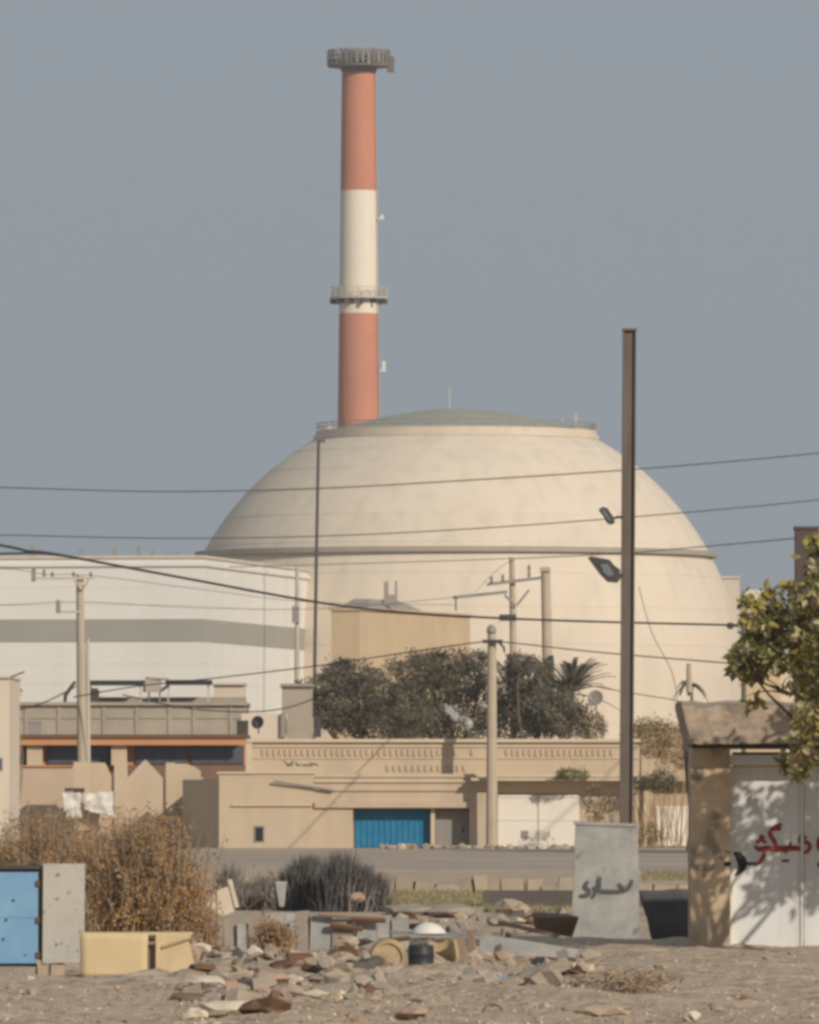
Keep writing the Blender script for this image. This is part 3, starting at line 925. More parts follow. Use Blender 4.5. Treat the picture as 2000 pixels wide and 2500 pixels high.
MB().pbox(1940, 2065, 1285, 1292, 149.98, 0.54).build('cap', M['browncol'], dc)

# ------------------------------------------------------------------ poles
def cpole(name, px, Y, ptop, r0, r1, label, m='concpole', lean=0.0, n=10):
    o = thing(name, (X(px, Y), Y, 0), label, 'pole')
    b = Vector((X(px, Y), Y, -0.3))
    t = P(px + lean, ptop, Y)
    MB().tube([b, b * 0.5 + t * 0.5, t], [r0, (r0 + r1) / 2, r1], n).build('shaft', M[m], o, smooth=True)
    return o


def ins(parent, p, h=0.22, r=0.06, m='steel_grey'):
    MB().lathe([(0.0, p.z), (r * 0.6, p.z), (r, p.z + h * 0.3), (r * 0.55, p.z + h * 0.45), (r * 0.95, p.z + h * 0.7), (r * 0.4, p.z + h), (0.0, p.z + h)], p.x, p.y, 10).build('insulator', M[m], parent, smooth=True)


# pole before the beige house
p1 = cpole('concrete_pole', 1201, 370.9, 1548, 0.235, 0.17, 'slim concrete utility pole in front of the beige house')
q = P(1200, 1549, 370.9)
MB().lathe([(0.0, q.z), (0.12, q.z), (0.19, q.z + 0.1), (0.17, q.z + 0.24), (0.08, q.z + 0.36), (0.0, q.z + 0.38)], q.x, q.y, 14).build('insulator', M['steel_grey'], p1, smooth=True)
MB().rbox(P(1203, 1566, 370.6), 0.75, 0.14, 0.14).build('clamp', M['steel_dark'], p1)
MB().tube([P(1218, 1568, 370.6), P(1230, 1580, 370.6), P(1232, 1592, 370.6)], 0.05, 6).build('hook', M['steel_dark'], p1)

# left pole with arms and lamps
p2 = cpole('concrete_pole', 204, 392.0, 1402, 0.24, 0.15, 'concrete pole with lamp arms in front of the white hall', lean=-9)
for (a, b_, py, nm) in ((84, 232, 1412, 'cross_arm'), (140, 196, 1494, 'lamp_arm')):
    MB().rbox((P(a, py, 391.8) + P(b_, py, 391.8)) / 2, (b_ - a) * 391.8 / K, 0.09, 0.10).build(nm, M['steel_pale'], p2)
for (px, t, bt) in ((82, 1386, 1420), (142, 1465, 1496)):
    lp = MB().rbox(P(px, (t + bt) / 2, 391.8), 0.17, 0.2, (bt - t) * 0.01633).build('lamp_head', M['steel_grey'], p2)
for px in (108, 128, 180, 222):
    ins(p2, P(px, 1408, 391.8), 0.2 if px != 108 else 0.3, 0.07)
MB().tube([P(182, 1414, 391.75), P(198, 1440, 391.75)], 0.04, 5).build('brace', M['steel_pale'], p2)
MB().tube([P(218, 1414, 391.75), P(202, 1440, 391.75)], 0.04, 5).build('brace', M['steel_pale'], p2)
p2b = MB()
p2b.tube([P(217, 2056, 394), P(214, 1560, 394)], [0.1, 0.08], 8)
tag(p2b.build('steel_pipe_post', M['steel_pale'], smooth=True), 'thin steel post right against the left concrete pole', 'post')

# pair of poles with cross arms beyond the trees
p3 = cpole('concrete_pole', 1260, 520.0, 1360, 0.28, 0.15, 'concrete pole with cross arms and braces before the dome', lean=-10)
MB().rbox(P(1262, 1418, 519.6), 3.2, 0.12, 0.16, 0, 0, math.radians(-7)).build('cross_arm', M['steel_grey'], p3)
MB().rbox(P(1172, 1452, 519.6), 2.9, 0.12, 0.16, 0, 0, math.radians(-6)).build('cross_arm', M['steel_grey'], p3)
MB().rbox(P(1113, 1474, 519.6), 0.12, 0.12, 0.75).build('hanger', M['steel_grey'], p3)
MB().tube([P(1232, 1452, 519.6), P(1258, 1478, 519.6)], 0.06, 5).build('brace', M['steel_grey'], p3)
MB().tube([P(1292, 1440, 519.6), P(1262, 1478, 519.6)], 0.06, 5).build('brace', M['steel_grey'], p3)
for px, py in ((1228, 1420), (1292, 1410), (1200, 1424)):
    ins(p3, P(px, py, 519.6), 0.7 if px == 1292 else 0.4, 0.1)
MB().rbox(P(1240, 1508, 519.4), 0.9, 0.2, 0.34).build('cable_clamp', M['steel_dark'], p3)
p4 = cpole('concrete_pole', 1346, 515.0, 1384, 0.36, 0.25, 'thicker plain concrete pole right beside the cross arm pole', lean=-14)
MB().rbox(P(1331, 1390, 514.9), 0.56, 0.56, 0.2).build('pole_cap', M['concpole'], p4)
MB().tube([P(1346, 1600, 514.5), P(1348, 1680, 514.5)], 0.16, 6).build('cable_box', M['steel_dark'], p4)

# wooden pole by the backyard house
p5 = cpole('wooden_pole', 1816, 300.0, 1460, 0.085, 0.07, 'thin brown post at the left edge of the leafy tree', 'woodpole')
MB().rbox(P(1790, 1527, 299.8), 0.42, 0.1, 0.10).build('arm', M['steel_dark'], p5)
MB().rbox(P(1783, 1528, 299.75), 0.16, 0.16, 0.2).build('clamp', M['steel_dark'], p5)

# the tall brown H-section pole with two floodlights
HY2 = 131.0
hp = thing('floodlight_pole', (X(1526, HY2), HY2, 0), 'tall brown steel H-section pole with two floodlights', 'pole')


def hsec(px0, px1, wpx, y0, y1, dy, m, nm):
    a = Vector((X(px0, HY2), HY2, -0.2))
    t = P(px1, 806, HY2)
    w0, w1 = wpx
    off0, off1 = w0 * HY2 / K, w1 * HY2 / K
    vs = []
    for p in (a, t):
        for (x, y) in ((off0, y0), (off1, y0), (off1, y1), (off0, y1)):
            vs.append(p + Vector((x, y + dy, 0)))
    MB().add(vs, [(0, 3, 2, 1), (4, 5, 6, 7), (0, 1, 5, 4), (1, 2, 6, 5), (2, 3, 7, 6), (3, 0, 4, 7)]).build(nm, m, hp)


hsec(1527, 1537, (-16.5, -13), -0.09, 0.09, 0, M['woodpole'], 'flange')
hsec(1527, 1537, (13, 16.5), -0.09, 0.09, 0, M['woodpole'], 'flange')
hsec(1527, 1537, (-13, 13), -0.045, -0.03, 0, M['woodpole'], 'web')
MB().rbox(P(1537, 805, HY2), 0.2, 0.2, 0.03).build('cap_plate', M['woodpole'], hp)


def flood(poly, Y, d, armpts, nm_label, glass):
    f = thing('floodlight', P(armpts[-1][0], armpts[-1][1], Y), nm_label, 'floodlight', 'floodlights on the tall pole')
    MB().slab(poly, Y - d / 2, d).build('housing', M['steel_dark'], f)
    MB().slab(glass, Y - d / 2 - 0.012, 0.01).build('lens', M['lampglass'], f)
    MB().tube([P(x, y, Y) for x, y in armpts], 0.018, 6).build('bracket', M['steel_dark'], f)


flood([(1462, 1245), (1470, 1237), (1483, 1240), (1498, 1262), (1502, 1276), (1492, 1281), (1482, 1276), (1474, 1260)], HY2 - 0.1, 0.16, [(1497, 1266), (1508, 1262), (1522, 1262)], 'smaller upper floodlight, tilted up', [(1468, 1245), (1474, 1242), (1492, 1270), (1487, 1272)])
flood([(1436, 1361), (1444, 1358), (1488, 1366), (1500, 1380), (1514, 1390), (1516, 1412), (1508, 1422), (1484, 1420), (1466, 1402)], HY2 - 0.12, 0.26, [(1500, 1400), (1512, 1404), (1522, 1404)], 'larger lower floodlight, hung on the left of the pole', [(1466, 1378), (1484, 1376), (1500, 1402), (1486, 1408), (1474, 1398)])


# ------------------------------------------------------------------ wires
def wire(pts, Y, dia, label, m='wirethin', Y2=None, name='overhead_wire', grp='overhead wires'):
    """smooth cable through photo points, Y..Y2 along its run"""
    Y2 = Y2 or Y
    pp = [Vector((a, b, 0)) for a, b in pts]
    sm = [pp[0]]
    for i_ in range(len(pp) - 1):
        a_, b_ = pp[i_], pp[i_ + 1]
        pa, nb = pp[max(i_ - 1, 0)], pp[min(i_ + 2, len(pp) - 1)]
        for s_ in range(1, 9):
            t = s_ / 8.0
            sm.append(0.5 * (2 * a_ + (b_ - pa) * t + (2 * pa - 5 * a_ + 4 * b_ - nb) * t * t + (3 * a_ - pa - 3 * b_ + nb) * t ** 3))
    x0, x1 = pp[0].x, pp[-1].x
    w3 = []
    for p in sm:
        Yp = Y + (Y2 - Y) * (p.x - x0) / (x1 - x0)
        w3.append(P(p.x, p.y, Yp))
    o = MB().tube(w3, dia / 2, 6).build(name, M[m], smooth='all')
    return tag(o, label, 'wire', grp)


wire([(-400, 1180), (0, 1190), (400, 1200), (780, 1192), (1150, 1172), (1520, 1148), (1800, 1125), (2000, 1106), (2400, 1062)], 280, 0.042, 'highest thin wire, crossing the upper dome')
wire([(-400, 1300), (0, 1306), (400, 1314), (780, 1309), (1150, 1291), (1520, 1264), (1800, 1240), (2000, 1220), (2400, 1176)], 280, 0.038, 'thin wire crossing the dome just above its lower ring')
wire([(560, 1384), (800, 1378), (1180, 1366), (1255, 1362)], 520, 0.05, 'thin wire running left from the top of the cross arm pole')
wire([(1255, 1364), (1500, 1352), (1700, 1336), (2000, 1308), (2400, 1262)], 520, 0.055, 'thin wire rising right from the cross arm pole to the frame edge', Y2=330)
wire([(-400, 1262), (0, 1331), (65, 1345), (130, 1352), (400, 1402), (780, 1471), (1000, 1496), (1240, 1510), (1500, 1519), (1790, 1526)], 240, 0.072, 'thick dark cable sagging from the left edge to the thin brown post', 'wire', Y2=299)
wire([(-300, 1362), (0, 1352), (100, 1351), (150, 1357)], 240, 0.06, 'short dark cable end joining the thick cable at the left edge', 'wire')
wire([(180, 1702), (330, 1676), (520, 1656), (770, 1626), (1000, 1592), (1200, 1563)], 392, 0.05, 'dark wire climbing from the flat roof to the slim concrete pole', 'wire', Y2=370.6)
wire([(1203, 1564), (1300, 1575), (1500, 1596), (1816, 1622)], 370.6, 0.05, 'dark wire running right from the slim pole to the thin brown post', 'wirethin', Y2=300)
wire([(-300, 1474), (0, 1477), (196, 1470), (500, 1484), (800, 1486), (1110, 1458)], 392, 0.035, 'faint wire along the white hall at the lower lamp arm', 'wirethin', Y2=519)
wire([(-300, 1392), (0, 1388), (110, 1402), (222, 1405), (500, 1440), (760, 1470), (1110, 1476)], 391.8, 0.03, 'faint wire along the white hall at the upper cross arm', 'wirethin', Y2=519)
wire([(30, 1738), (110, 1714), (186, 1676)], 392, 0.06, 'short dark wire rising to the left pole from the left edge', 'wire')
wire([(300, 1696), (450, 1728), (600, 1738), (700, 1728), (780, 1700)], 420, 0.06, 'sagging dark wire above the flat roof', 'wire')
wire([(1160, 1446), (1210, 1395), (1250, 1366)], 519.6, 0.03, 'thin stay slanting down left from the cross arm pole top')
wire([(1560, 1432), (1590, 1540), (1640, 1640), (1655, 1720)], 480, 0.045, 'faint slanting stay wire on the right face of the dome')
wire([(1432, 1672), (1530, 1690), (1640, 1708), (1690, 1722)], 380, 0.045, 'short wire sagging behind the floodlight pole to the tan house')
wire([(-60, 1688), (30, 1652), (60, 1640)], 300.2, 0.05, 'stub of wire on top of the cream building', 'wire')


# ------------------------------------------------------------------ trees and plants
def leaf(mb, p, size, mi, droop=0.0, wid=0.5, rnd=R):
    d = Vector((rnd.gauss(0, 1), rnd.gauss(0, 1), rnd.gauss(0, 1) - droop))
    if d.length < 1e-3:
        return
    d.normalize()
    n = d.cross(Vector((rnd.gauss(0, 1), rnd.gauss(0, 1), rnd.gauss(0, 1) + 0.6)))
    if n.length < 1e-3:
        return
    n.normalize()
    f = d.cross(n)
    L_ = size * rnd.uniform(0.6, 1.25)
    w_ = L_ * wid * 0.5
    a = p
    b_ = p + d * L_ * 0.45 + n * w_ + f * L_ * 0.08
    c_ = p + d * L_ - f * L_ * 0.06
    e = p + d * L_ * 0.45 - n * w_ + f * L_ * 0.08
    mb.add([a, b_, c_, e], [(0, 1, 2), (0, 2, 3)], mi)


def inell(c, r, rnd=R, shell=0.45):
    while True:
        q_ = Vector((rnd.uniform(-1, 1), rnd.uniform(-1, 1), rnd.uniform(-1, 1)))
        if 1e-3 < q_.length <= 1:
            break
    q_ = q_.normalized() * (q_.length ** shell)
    return Vector(c) + Vector((q_.x * r[0], q_.y * r[1], q_.z * r[2]))


def limb(mb, a, b_, r0, r1, bend=0.12, n=6, mi=0):
    a, b_ = Vector(a), Vector(b_)
    L_ = (b_ - a).length
    off = Vector((R.uniform(-1, 1), R.uniform(-1, 1), R.uniform(-0.3, 1))) * L_ * bend
    pts, rr = [], []
    for i_ in range(5):
        t = i_ / 4
        pts.append(a * (1 - t) + b_ * t + off * math.sin(math.pi * t))
        rr.append(r0 + (r1 - r0) * t)
    mb.tube(pts, rr, n, mi)
    return pts


def tree(name, base, hub_h, clusters, nleaf, lsize, mats, wts, label, r0=0.18, droop=0.3, wid=0.5, twigs=0, grp=None, cat='tree', shell=0.45, spr=0.22, wisp=0.0):
    o = thing(name, base, label, cat, grp)
    tr = MB()
    hub = Vector(base) + Vector((0, 0, hub_h))
    limb(tr, Vector(base) - Vector((0, 0, 0.2)), hub, r0, r0 * 0.7, 0.05, 8)
    tw = MB()
    for (c_, r_) in clusters:
        pts = limb(tr, hub - Vector((0, 0, hub_h * R.uniform(0, 0.25))), c_, r0 * 0.5, r0 * 0.12, 0.14, 6)
        for k in range(4):
            e = inell(c_, [q_ * 0.9 for q_ in r_])
            limb(tr, Vector(c_) * 0.7 + pts[2] * 0.3, e, r0 * 0.14, r0 * 0.04, 0.12, 4)
        for k in range(twigs):
            a = inell(c_, [q_ * 0.8 for q_ in r_])
            d = (a - Vector(c_))
            d = (d.normalized() if d.length > 0.01 else Vector((0, 0, 1))) + Vector((R.uniform(-.7, .7), R.uniform(-.7, .7), R.uniform(-.3, .7)))
            tw.tube([a, a + d * 0.35 * max(r_)], [0.018, 0.006], 3, cap=False)
    tr.build('trunk', M['bark'], o, smooth=True)
    if twigs:
        tw.build('twigs', M['ac3'], o)['kind'] = 'stuff'
    cr_ = MB()
    tot = sum(r_[0] * r_[2] for c_, r_ in clusters)
    for (c_, r_) in clusters:
        n = int(nleaf * r_[0] * r_[2] / tot)
        # leaves gather on small sprays so that gaps stay open
        ns = max(3, n // 26)
        for s_ in range(ns):
            sc_ = inell(c_, r_, R, shell)
            sr = spr * (r_[0] + r_[2]) / 2 * R.uniform(0.5, 1.1)
            if R.random() < wisp:
                sc_ = sc_ + (sc_ - Vector(c_)) * R.uniform(0.15, 0.55)
                sr *= 0.6
            mi0 = R.choices(range(len(mats)), wts)[0]
            for k in range(26):
                p = sc_ + Vector((R.gauss(0, sr), R.gauss(0, sr), R.gauss(0, sr * 0.7)))
                leaf(cr_, p, lsize, mi0 if R.random() < 0.7 else R.choices(range(len(mats)), wts)[0], droop, wid)
    cr_.build('crown', [M[k] for k in mats], o)
    return o


# dark thorny trees behind the beige house
TY = 440.0


def cl(lst, Y, dy=1.5):
    out = []
    for (px, py, rx, rz) in lst:
        c_ = P(px, py, Y + R.uniform(-dy, dy))
        out.append((c_, (rx * Y / K, max(rx, rz) * Y / K * 0.8, rz * Y / K)))
    return out


am, aw = ['ac1', 'ac2', 'ac3'], [0.55, 0.22, 0.23]
tree('thorn_tree', (X(900, TY), TY, 0), 3.2, cl([(800, 1680, 55, 26), (850, 1650, 60, 30), (860, 1730, 90, 40), (920, 1690, 60, 40), (765, 1705, 45, 16), (790, 1750, 50, 20), (930, 1770, 90, 40), (835, 1625, 28, 14)], TY), 10500, 0.20, am, aw, 'dark thorn tree spreading left of the slim concrete pole', 0.2, 0.1, 0.4, 220, 'dark trees behind the beige house', spr=0.34, wisp=0.55)
tree('thorn_tree', (X(1090, TY + 4), TY + 4, 0), 3.6, cl([(1020, 1640, 60, 36), (1090, 1625, 70, 30), (1060, 1700, 95, 50), (1140, 1665, 55, 45), (1000, 1740, 80, 50), (1120, 1770, 90, 40), (1170, 1612, 34, 20), (1040, 1606, 36, 12)], TY + 4), 11500, 0.20, am, aw, 'dark thorn tree right behind the slim concrete pole', 0.22, 0.1, 0.4, 220, 'dark trees behind the beige house', spr=0.34, wisp=0.55)
tree('thorn_tree', (X(1300, TY + 2), TY + 2, 0), 3.2, cl([(1240, 1680, 50, 50), (1290, 1650, 45, 40), (1310, 1720, 80, 50), (1360, 1740, 60, 50), (1250, 1765, 80, 40), (1400, 1770, 50, 30), (1270, 1615, 30, 18)], TY + 2), 10500, 0.20, am, aw, 'dark thorn tree between the slim pole and the palm', 0.2, 0.1, 0.4, 220, 'dark trees behind the beige house', spr=0.34, wisp=0.55)
tag(sheet('hanging_cloth', [(1080, 1724), (1116, 1722), (1136, 1760), (1108, 1764)], 441.5, M['slabconc'], 0.3, seed=3.0), 'white cloth caught in the dark trees, left of its pair', 'cloth')
tag(sheet('hanging_cloth', [(1118, 1752), (1152, 1750), (1154, 1784), (1126, 1786)], 441.0, M['slabconc'], 0.3, seed=9.0), 'white cloth low in the dark trees, right of its pair', 'cloth')


def palm(px, pyc, Y, fronds, L_, label, trunk_r=0.17, droop=0.6, nl=26, leafl=0.42, m='palm'):
    c_ = P(px, pyc, Y)
    o = thing('palm_tree', (c_.x, Y, 0), label, 'tree')
    t = MB()
    pts = [Vector((c_.x + 0.1 * math.sin(i_), Y, c_.z * i_ / 8)) for i_ in range(9)]
    t.tube(pts, [trunk_r * (1.15 - 0.05 * i_ + (0.06 if i_ % 2 else 0)) for i_ in range(9)], 9)
    t.build('trunk', M['bark'], o, smooth=True)
    for k in range(fronds):
        a = 2 * math.pi * k / fronds + R.uniform(-0.2, 0.2)
        e = R.uniform(-0.1, 1.3)
        d = Vector((math.cos(a) * math.cos(e), math.sin(a) * math.cos(e), math.sin(e)))
        LL = L_ * R.uniform(0.8, 1.1)
        mb = MB()
        pr = []
        for i_ in range(9):
            s_ = i_ / 8
            pr.append(c_ + d * LL * s_ + Vector((0, 0, -droop * LL * s_ * s_ * 0.6)))
        mb.tube(pr, [0.035 * (1 - 0.8 * i_ / 8) for i_ in range(9)], 4)
        for i_ in range(nl):
            s_ = 0.15 + 0.85 * i_ / nl
            q_ = s_ * 8
            j = min(7, int(q_))
            p = pr[j].lerp(pr[j + 1], q_ - j)
            td = (pr[j + 1] - pr[j]).normalized()
            sd = td.cross(Vector((0, 0, 1)))
            sd = sd.normalized() if sd.length > 0.05 else Vector((1, 0, 0))
            for s2 in (-1, 1):
                ll = leafl * (1 - 0.5 * s_) * R.uniform(0.8, 1.1)
                tip = p + (td * 0.75 + sd * s2 * 0.6 + Vector((0, 0, -0.15))) * ll
                w_ = td * 0.055
                mb.add([p - w_, p + w_, tip], [(0, 1, 2)])
        mb.build('frond', M[m], o)
    return o


palm(1392, 1694, 446.0, 44, 2.75, 'bushy palm with spread fronds at the right end of the dark trees')
palm(1683, 1672, 345.0, 9, 0.75, 'stunted palm with drooping fronds behind the rough plaster roof', 0.10, 1.6, 14, 0.22)
q_ = MB()
q_.tube([P(1683, 1690, 344.0), P(1682, 1620, 344.0)], [0.11, 0.08], 8)
tag(q_.build('stub_post', M['concpole'], smooth=True), 'short grey post rising out of the stunted palm', 'post')


def bush(name, px, py, Y, rx, rz, n, ls, mats, wts, label, grp=None, base_z=0.0, cat='bush', stems=14, droop=0.0, wid=0.5):
    c_ = P(px, py, Y)
    o = thing(name, (c_.x, Y, base_z), label, cat, grp)
    st = MB()
    for k in range(stems):
        e = inell(c_, (rx, rx * 0.8, rz))
        limb(st, (c_.x + R.uniform(-.3, .3) * rx, Y + R.uniform(-.3, .3) * rx, base_z - 0.05), e, 0.02, 0.006, 0.1, 4)
    st.build('stems', M['twig'], o)
    lf = MB()
    ns = max(4, n // 14)
    for s_ in range(ns):
        p0 = inell(c_, (rx, rx * 0.8, rz))
        mi = R.choices(range(len(mats)), wts)[0]
        for k in range(14):
            p = p0 + Vector((R.gauss(0, 1), R.gauss(0, 1), R.gauss(0, 1))) * rx * 0.14
            if p.z < base_z:
                p.z = base_z + 0.02
            leaf(lf, p, ls, mi, droop, wid)
    lf.build('leaves', [M[k] for k in mats], o)
    return o


bush('shrub', 1398, 1893, 371.0, 0.62, 0.24, 900, 0.10, ['bush1', 'bush2'], [0.5, 0.5], 'bright green shrub on the canopy over the white gate', base_z=Z(1899, 371.0))
bush('shrub', 1560, 1912, 371.0, 0.5, 0.28, 700, 0.10, ['bush1', 'ac1'], [0.5, 0.5], 'dark shrub tight against the right of the floodlight pole', base_z=0.0)
bush('shrub', 1618, 1908, 372.0, 0.55, 0.42, 1100, 0.10, ['bush1', 'ac1'], [0.6, 0.4], 'dark round shrub above the white ribbed gate')
bush('shrub', 1455, 1960, 369.0, 0.62, 0.75, 900, 0.10, ['bush1', 'dry2', 'bush2'], [0.4, 0.4, 0.2], 'brown green shrub beside the white gate, above the graffiti slab')
bush('shrub', 1590, 2032, 366.0, 0.38, 0.36, 500, 0.09, ['bush1', 'bush2', 'dry2'], [0.4, 0.3, 0.3], 'small shrub at the foot of the white ribbed gate')
bush('shrub', 1585, 1800, 374.0, 0.95, 0.7, 2600, 0.12, ['dry3', 'dry2', 'bush2'], [0.6, 0.2, 0.2], 'tall dry straw coloured shrub right of the floodlight pole', stems=8)
bush('shrub', 1650, 1820, 374.5, 0.85, 0.85, 2200, 0.12, ['dry3', 'dry2', 'dry1'], [0.6, 0.25, 0.15], 'dry straw coloured shrub just left of the rough plaster roof', stems=8)
bush('shrub', 1440, 1775, 385.0, 0.7, 0.5, 900, 0.12, ['ac1', 'dry2', 'dry3'], [0.5, 0.3, 0.2], 'brownish shrub below the grey satellite dish', stems=20)
bush('shrub', 20, 1680, 330.0, 0.45, 0.35, 160, 0.12, ['ac1', 'ac3'], [0.5, 0.5], 'sparse dark twiggy shrub at the left edge over the cream building', stems=16)
bush('shrub', 640, 2180, 162.0, 0.55, 0.35, 350, 0.06, ['ac1', 'twiggrey', 'bush1'], [0.4, 0.4, 0.2], 'dusty grey shrub left of the dark net heaps', stems=30)

# big dry bushes, front left
def dry_bush(px, Ybase, rx, hz, n_tw, n_lf, label, mats, wts, spread=0.9):
    b = Vector((X(px, Ybase), Ybase, gh(X(px, Ybase), Ybase)))
    o = thing('dry_bush', b, label, 'bush', 'large dry bushes in front')
    st = MB()
    ends = []
    for k in range(n_tw):
        a = R.uniform(0, 2 * math.pi)
        t = abs(R.gauss(0, 0.55))
        d = Vector((math.cos(a) * math.sin(t) * spread, math.sin(a) * math.sin(t) * spread, math.cos(t)))
        L_ = hz * R.uniform(0.45, 1.05)
        s_ = b + Vector((R.gauss(0, rx * 0.33), R.gauss(0, rx * 0.33), 0))
        e = s_ + Vector((d.x * rx * 1.05, d.y * rx, d.z * L_))
        mid = s_.lerp(e, 0.5) + Vector((R.uniform(-.1, .1), R.uniform(-.1, .1), 0.08)) * hz * 0.5
        st.tube([s_ - Vector((0, 0, 0.05)), mid, e], [0.011, 0.007, 0.002], 3, cap=False, mi=0 if k % 3 else 1)
        ends.append((s_, mid, e))
        for j in range(5):
            q_ = mid.lerp(e, R.uniform(0, 1))
            dd = Vector((R.gauss(0, 1), R.gauss(0, 1), R.gauss(0.5, 0.8))).normalized() * R.uniform(0.08, 0.22)
            st.tube([q_, q_ + dd], [0.005, 0.0015], 3, cap=False, mi=0 if (k + j) % 3 else 1)
    st.build('twigs', [M['twig'], M['twiggrey']], o)
    lf = MB()
    for k in range(n_lf // 6):
        s_, mid, e = R.choice(ends)
        q_ = mid.lerp(e, R.uniform(-0.6, 1.0))
        low = (q_.z - b.z) / hz
        w_ = list(wts)
        if low < 0.3:
            w_[0] *= 2.2
        mi = R.choices(range(len(mats)), w_)[0]
        for j in range(6):
            p = q_ + Vector((R.gauss(0, 1), R.gauss(0, 1), R.gauss(0, 1))) * 0.07
            p.z = max(p.z, b.z + 0.01)
            leaf(lf, p, 0.06, mi, 0.0, 0.45)
    lf.build('leaves', [M[k] for k in mats], o)
    return o


dry_bush(365, 114.0, 0.66, 1.62, 560, 11500, 'big orange brown dry bush behind the yellow carton', ['dry1', 'dry2', 'twiggrey', 'dry3'], [0.44, 0.27, 0.08, 0.21])
dry_bush(130, 124.0, 0.85, 1.72, 560, 8000, 'greyish brown dry bush behind the blue cabinet', ['dry1', 'dry2', 'twiggrey', 'dry3'], [0.30, 0.38, 0.16, 0.16])
dry_bush(255, 119.0, 0.62, 1.42, 420, 9000, 'dry bush filling the gap between the two biggest dry bushes', ['dry1', 'dry2', 'twiggrey', 'dry3'], [0.38, 0.28, 0.10, 0.24])
dry_bush(20, 127.0, 0.8, 1.5, 420, 8000, 'pale dry bush behind the blue cabinet at the left edge', ['dry1', 'dry2', 'twiggrey', 'dry3'], [0.1, 0.3, 0.35, 0.25])
for (px, py, rx, hz, lab) in ((495, 2318, 0.16, 0.5, 'small orange tuft at the right end of the yellow carton'), (670, 2345, 0.2, 0.33, 'low rust brown tuft in front of the grey block wall'), (590, 2330, 0.18, 0.25, 'low dry tuft left of the rust brown tuft')):
    dry_bush(px, DG(py), rx, hz, 60, 700, lab, ['dry1', 'dry2', 'twiggrey', 'dry3'], [0.5, 0.4, 0.05, 0.05])

# leafy tree on the right; trunk stands outside the frame
LT = 116.3
R.seed(11)
lt = 'large-leaved yellow green tree hanging over the white door from the right'
cs_ = [(2010, 1640, 0.50, 0.42), (1900, 1600, 0.42, 0.42), (1850, 1560, 0.26, 0.40), (1985, 1450, 0.42, 0.36), (1880, 1470, 0.16, 0.22), (2025, 1345, 0.2, 0.32), (1845, 1480, 0.2, 0.24), (1800, 1600, 0.16, 0.2), (1960, 1540, 0.40, 0.3), (1840, 1660, 0.22, 0.28), (1990, 1780, 0.30, 0.36), (1960, 1850, 0.25, 0.22), (2120, 1500, 0.6, 0.6), (2150, 1700, 0.7, 0.6), (2270, 1480, 0.35, 0.35), (2400, 1470, 0.6, 0.5), (2440, 1620, 0.55, 0.5), (2540, 1560, 0.6, 0.5), (2520, 1720, 0.45, 0.4), (2600, 1660, 0.5, 0.5)]
cll = []
for (px, py, rx, rz) in cs_:
    Yc = LT + R.uniform(-0.7, 0.7)
    cll.append((P(px, py, Yc), (rx, rx * 1.1, rz)))
tree('leafy_tree', (X(2260, LT), LT, 0), 2.0, cll, 8400, 0.14, ['lf1', 'lf2', 'lf3'], [0.52, 0.26, 0.22], lt, 0.085, 0.8, 0.55, shell=0.6, spr=0.26, wisp=0.15)

# ------------------------------------------------------------------ walled doorway on the right
WY = 120.0
gt = thing('gatehouse', (X(1850, WY), WY, 0), 'rough plastered gateway with a white metal door at the right edge', 'gateway')
# pillar with uneven edges
q = MB()
rows = 16
vs = []
for j in range(rows + 1):
    py = 2320 - (2320 - 1826) * j / rows
    e0, e1 = R.uniform(-1.6, 1.6), R.uniform(-0.8, 0.8)
    for (px, dy) in ((1687 + e0, 0), (1783 + e1, 0), (1783 + e1, 1.2), (1687 + e0, 1.2)):
        vs.append(P(px, py, WY - 0.25) + Vector((0, dy, 0)))
fs = [(0, 3, 2, 1), tuple(4 * rows + k for k in range(4))]
for j in range(rows):
    for k in range(4):
        k2 = (k + 1) % 4
        fs.append((4 * j + k, 4 * j + k2, 4 * j + 4 + k2, 4 * j + 4 + k))
MB().add(vs, fs).build('pillar', M['pillar'], gt)
MB().pbox(1783, 1790, 1870, 2314, WY - 0.1, 0.2).build('door_frame', M['whitegate'], gt)
MB().pbox(1790, 2900, 1836, 1873, WY - 0.02, 0.3).build('lintel', M['pillar'], gt)
bx = MB()
bx.pbox(1778, 1905, 1843, 1868, WY - 0.22, 0.2)
bx.build('lintel_box', M['door'], gt)
MB().pbox(1772, 1780, 1838, 1872, WY - 0.24, 0.22).build('box_end', M['steel_dark'], gt)
dl = MB().pbox(1790, 1962, 1873, 2312, WY, 0.05).build('door_leaf', M['door'], gt)
dl2 = MB().pbox(1964, 2140, 1873, 2312, WY, 0.05).build('door_leaf', M['door'], gt)
MB().pbox(1955, 1962, 1875, 2310, WY - 0.02, 0.018).build('meeting_bar', M['door'], dl, org=ORG[gt.name])
MB().pbox(1792, 1954, 2060, 2064, WY - 0.012, 0.01).build('door_rib', M['door'], dl, org=ORG[gt.name])
MB().pbox(2140, 2900, 1873, 2320, WY - 0.05, 0.4).build('wall', M['pillar'], gt)
MB().pbox(1790, 2140, 2313, 2326, WY - 0.12, 0.4).build('threshold', M['slabconc'], gt)
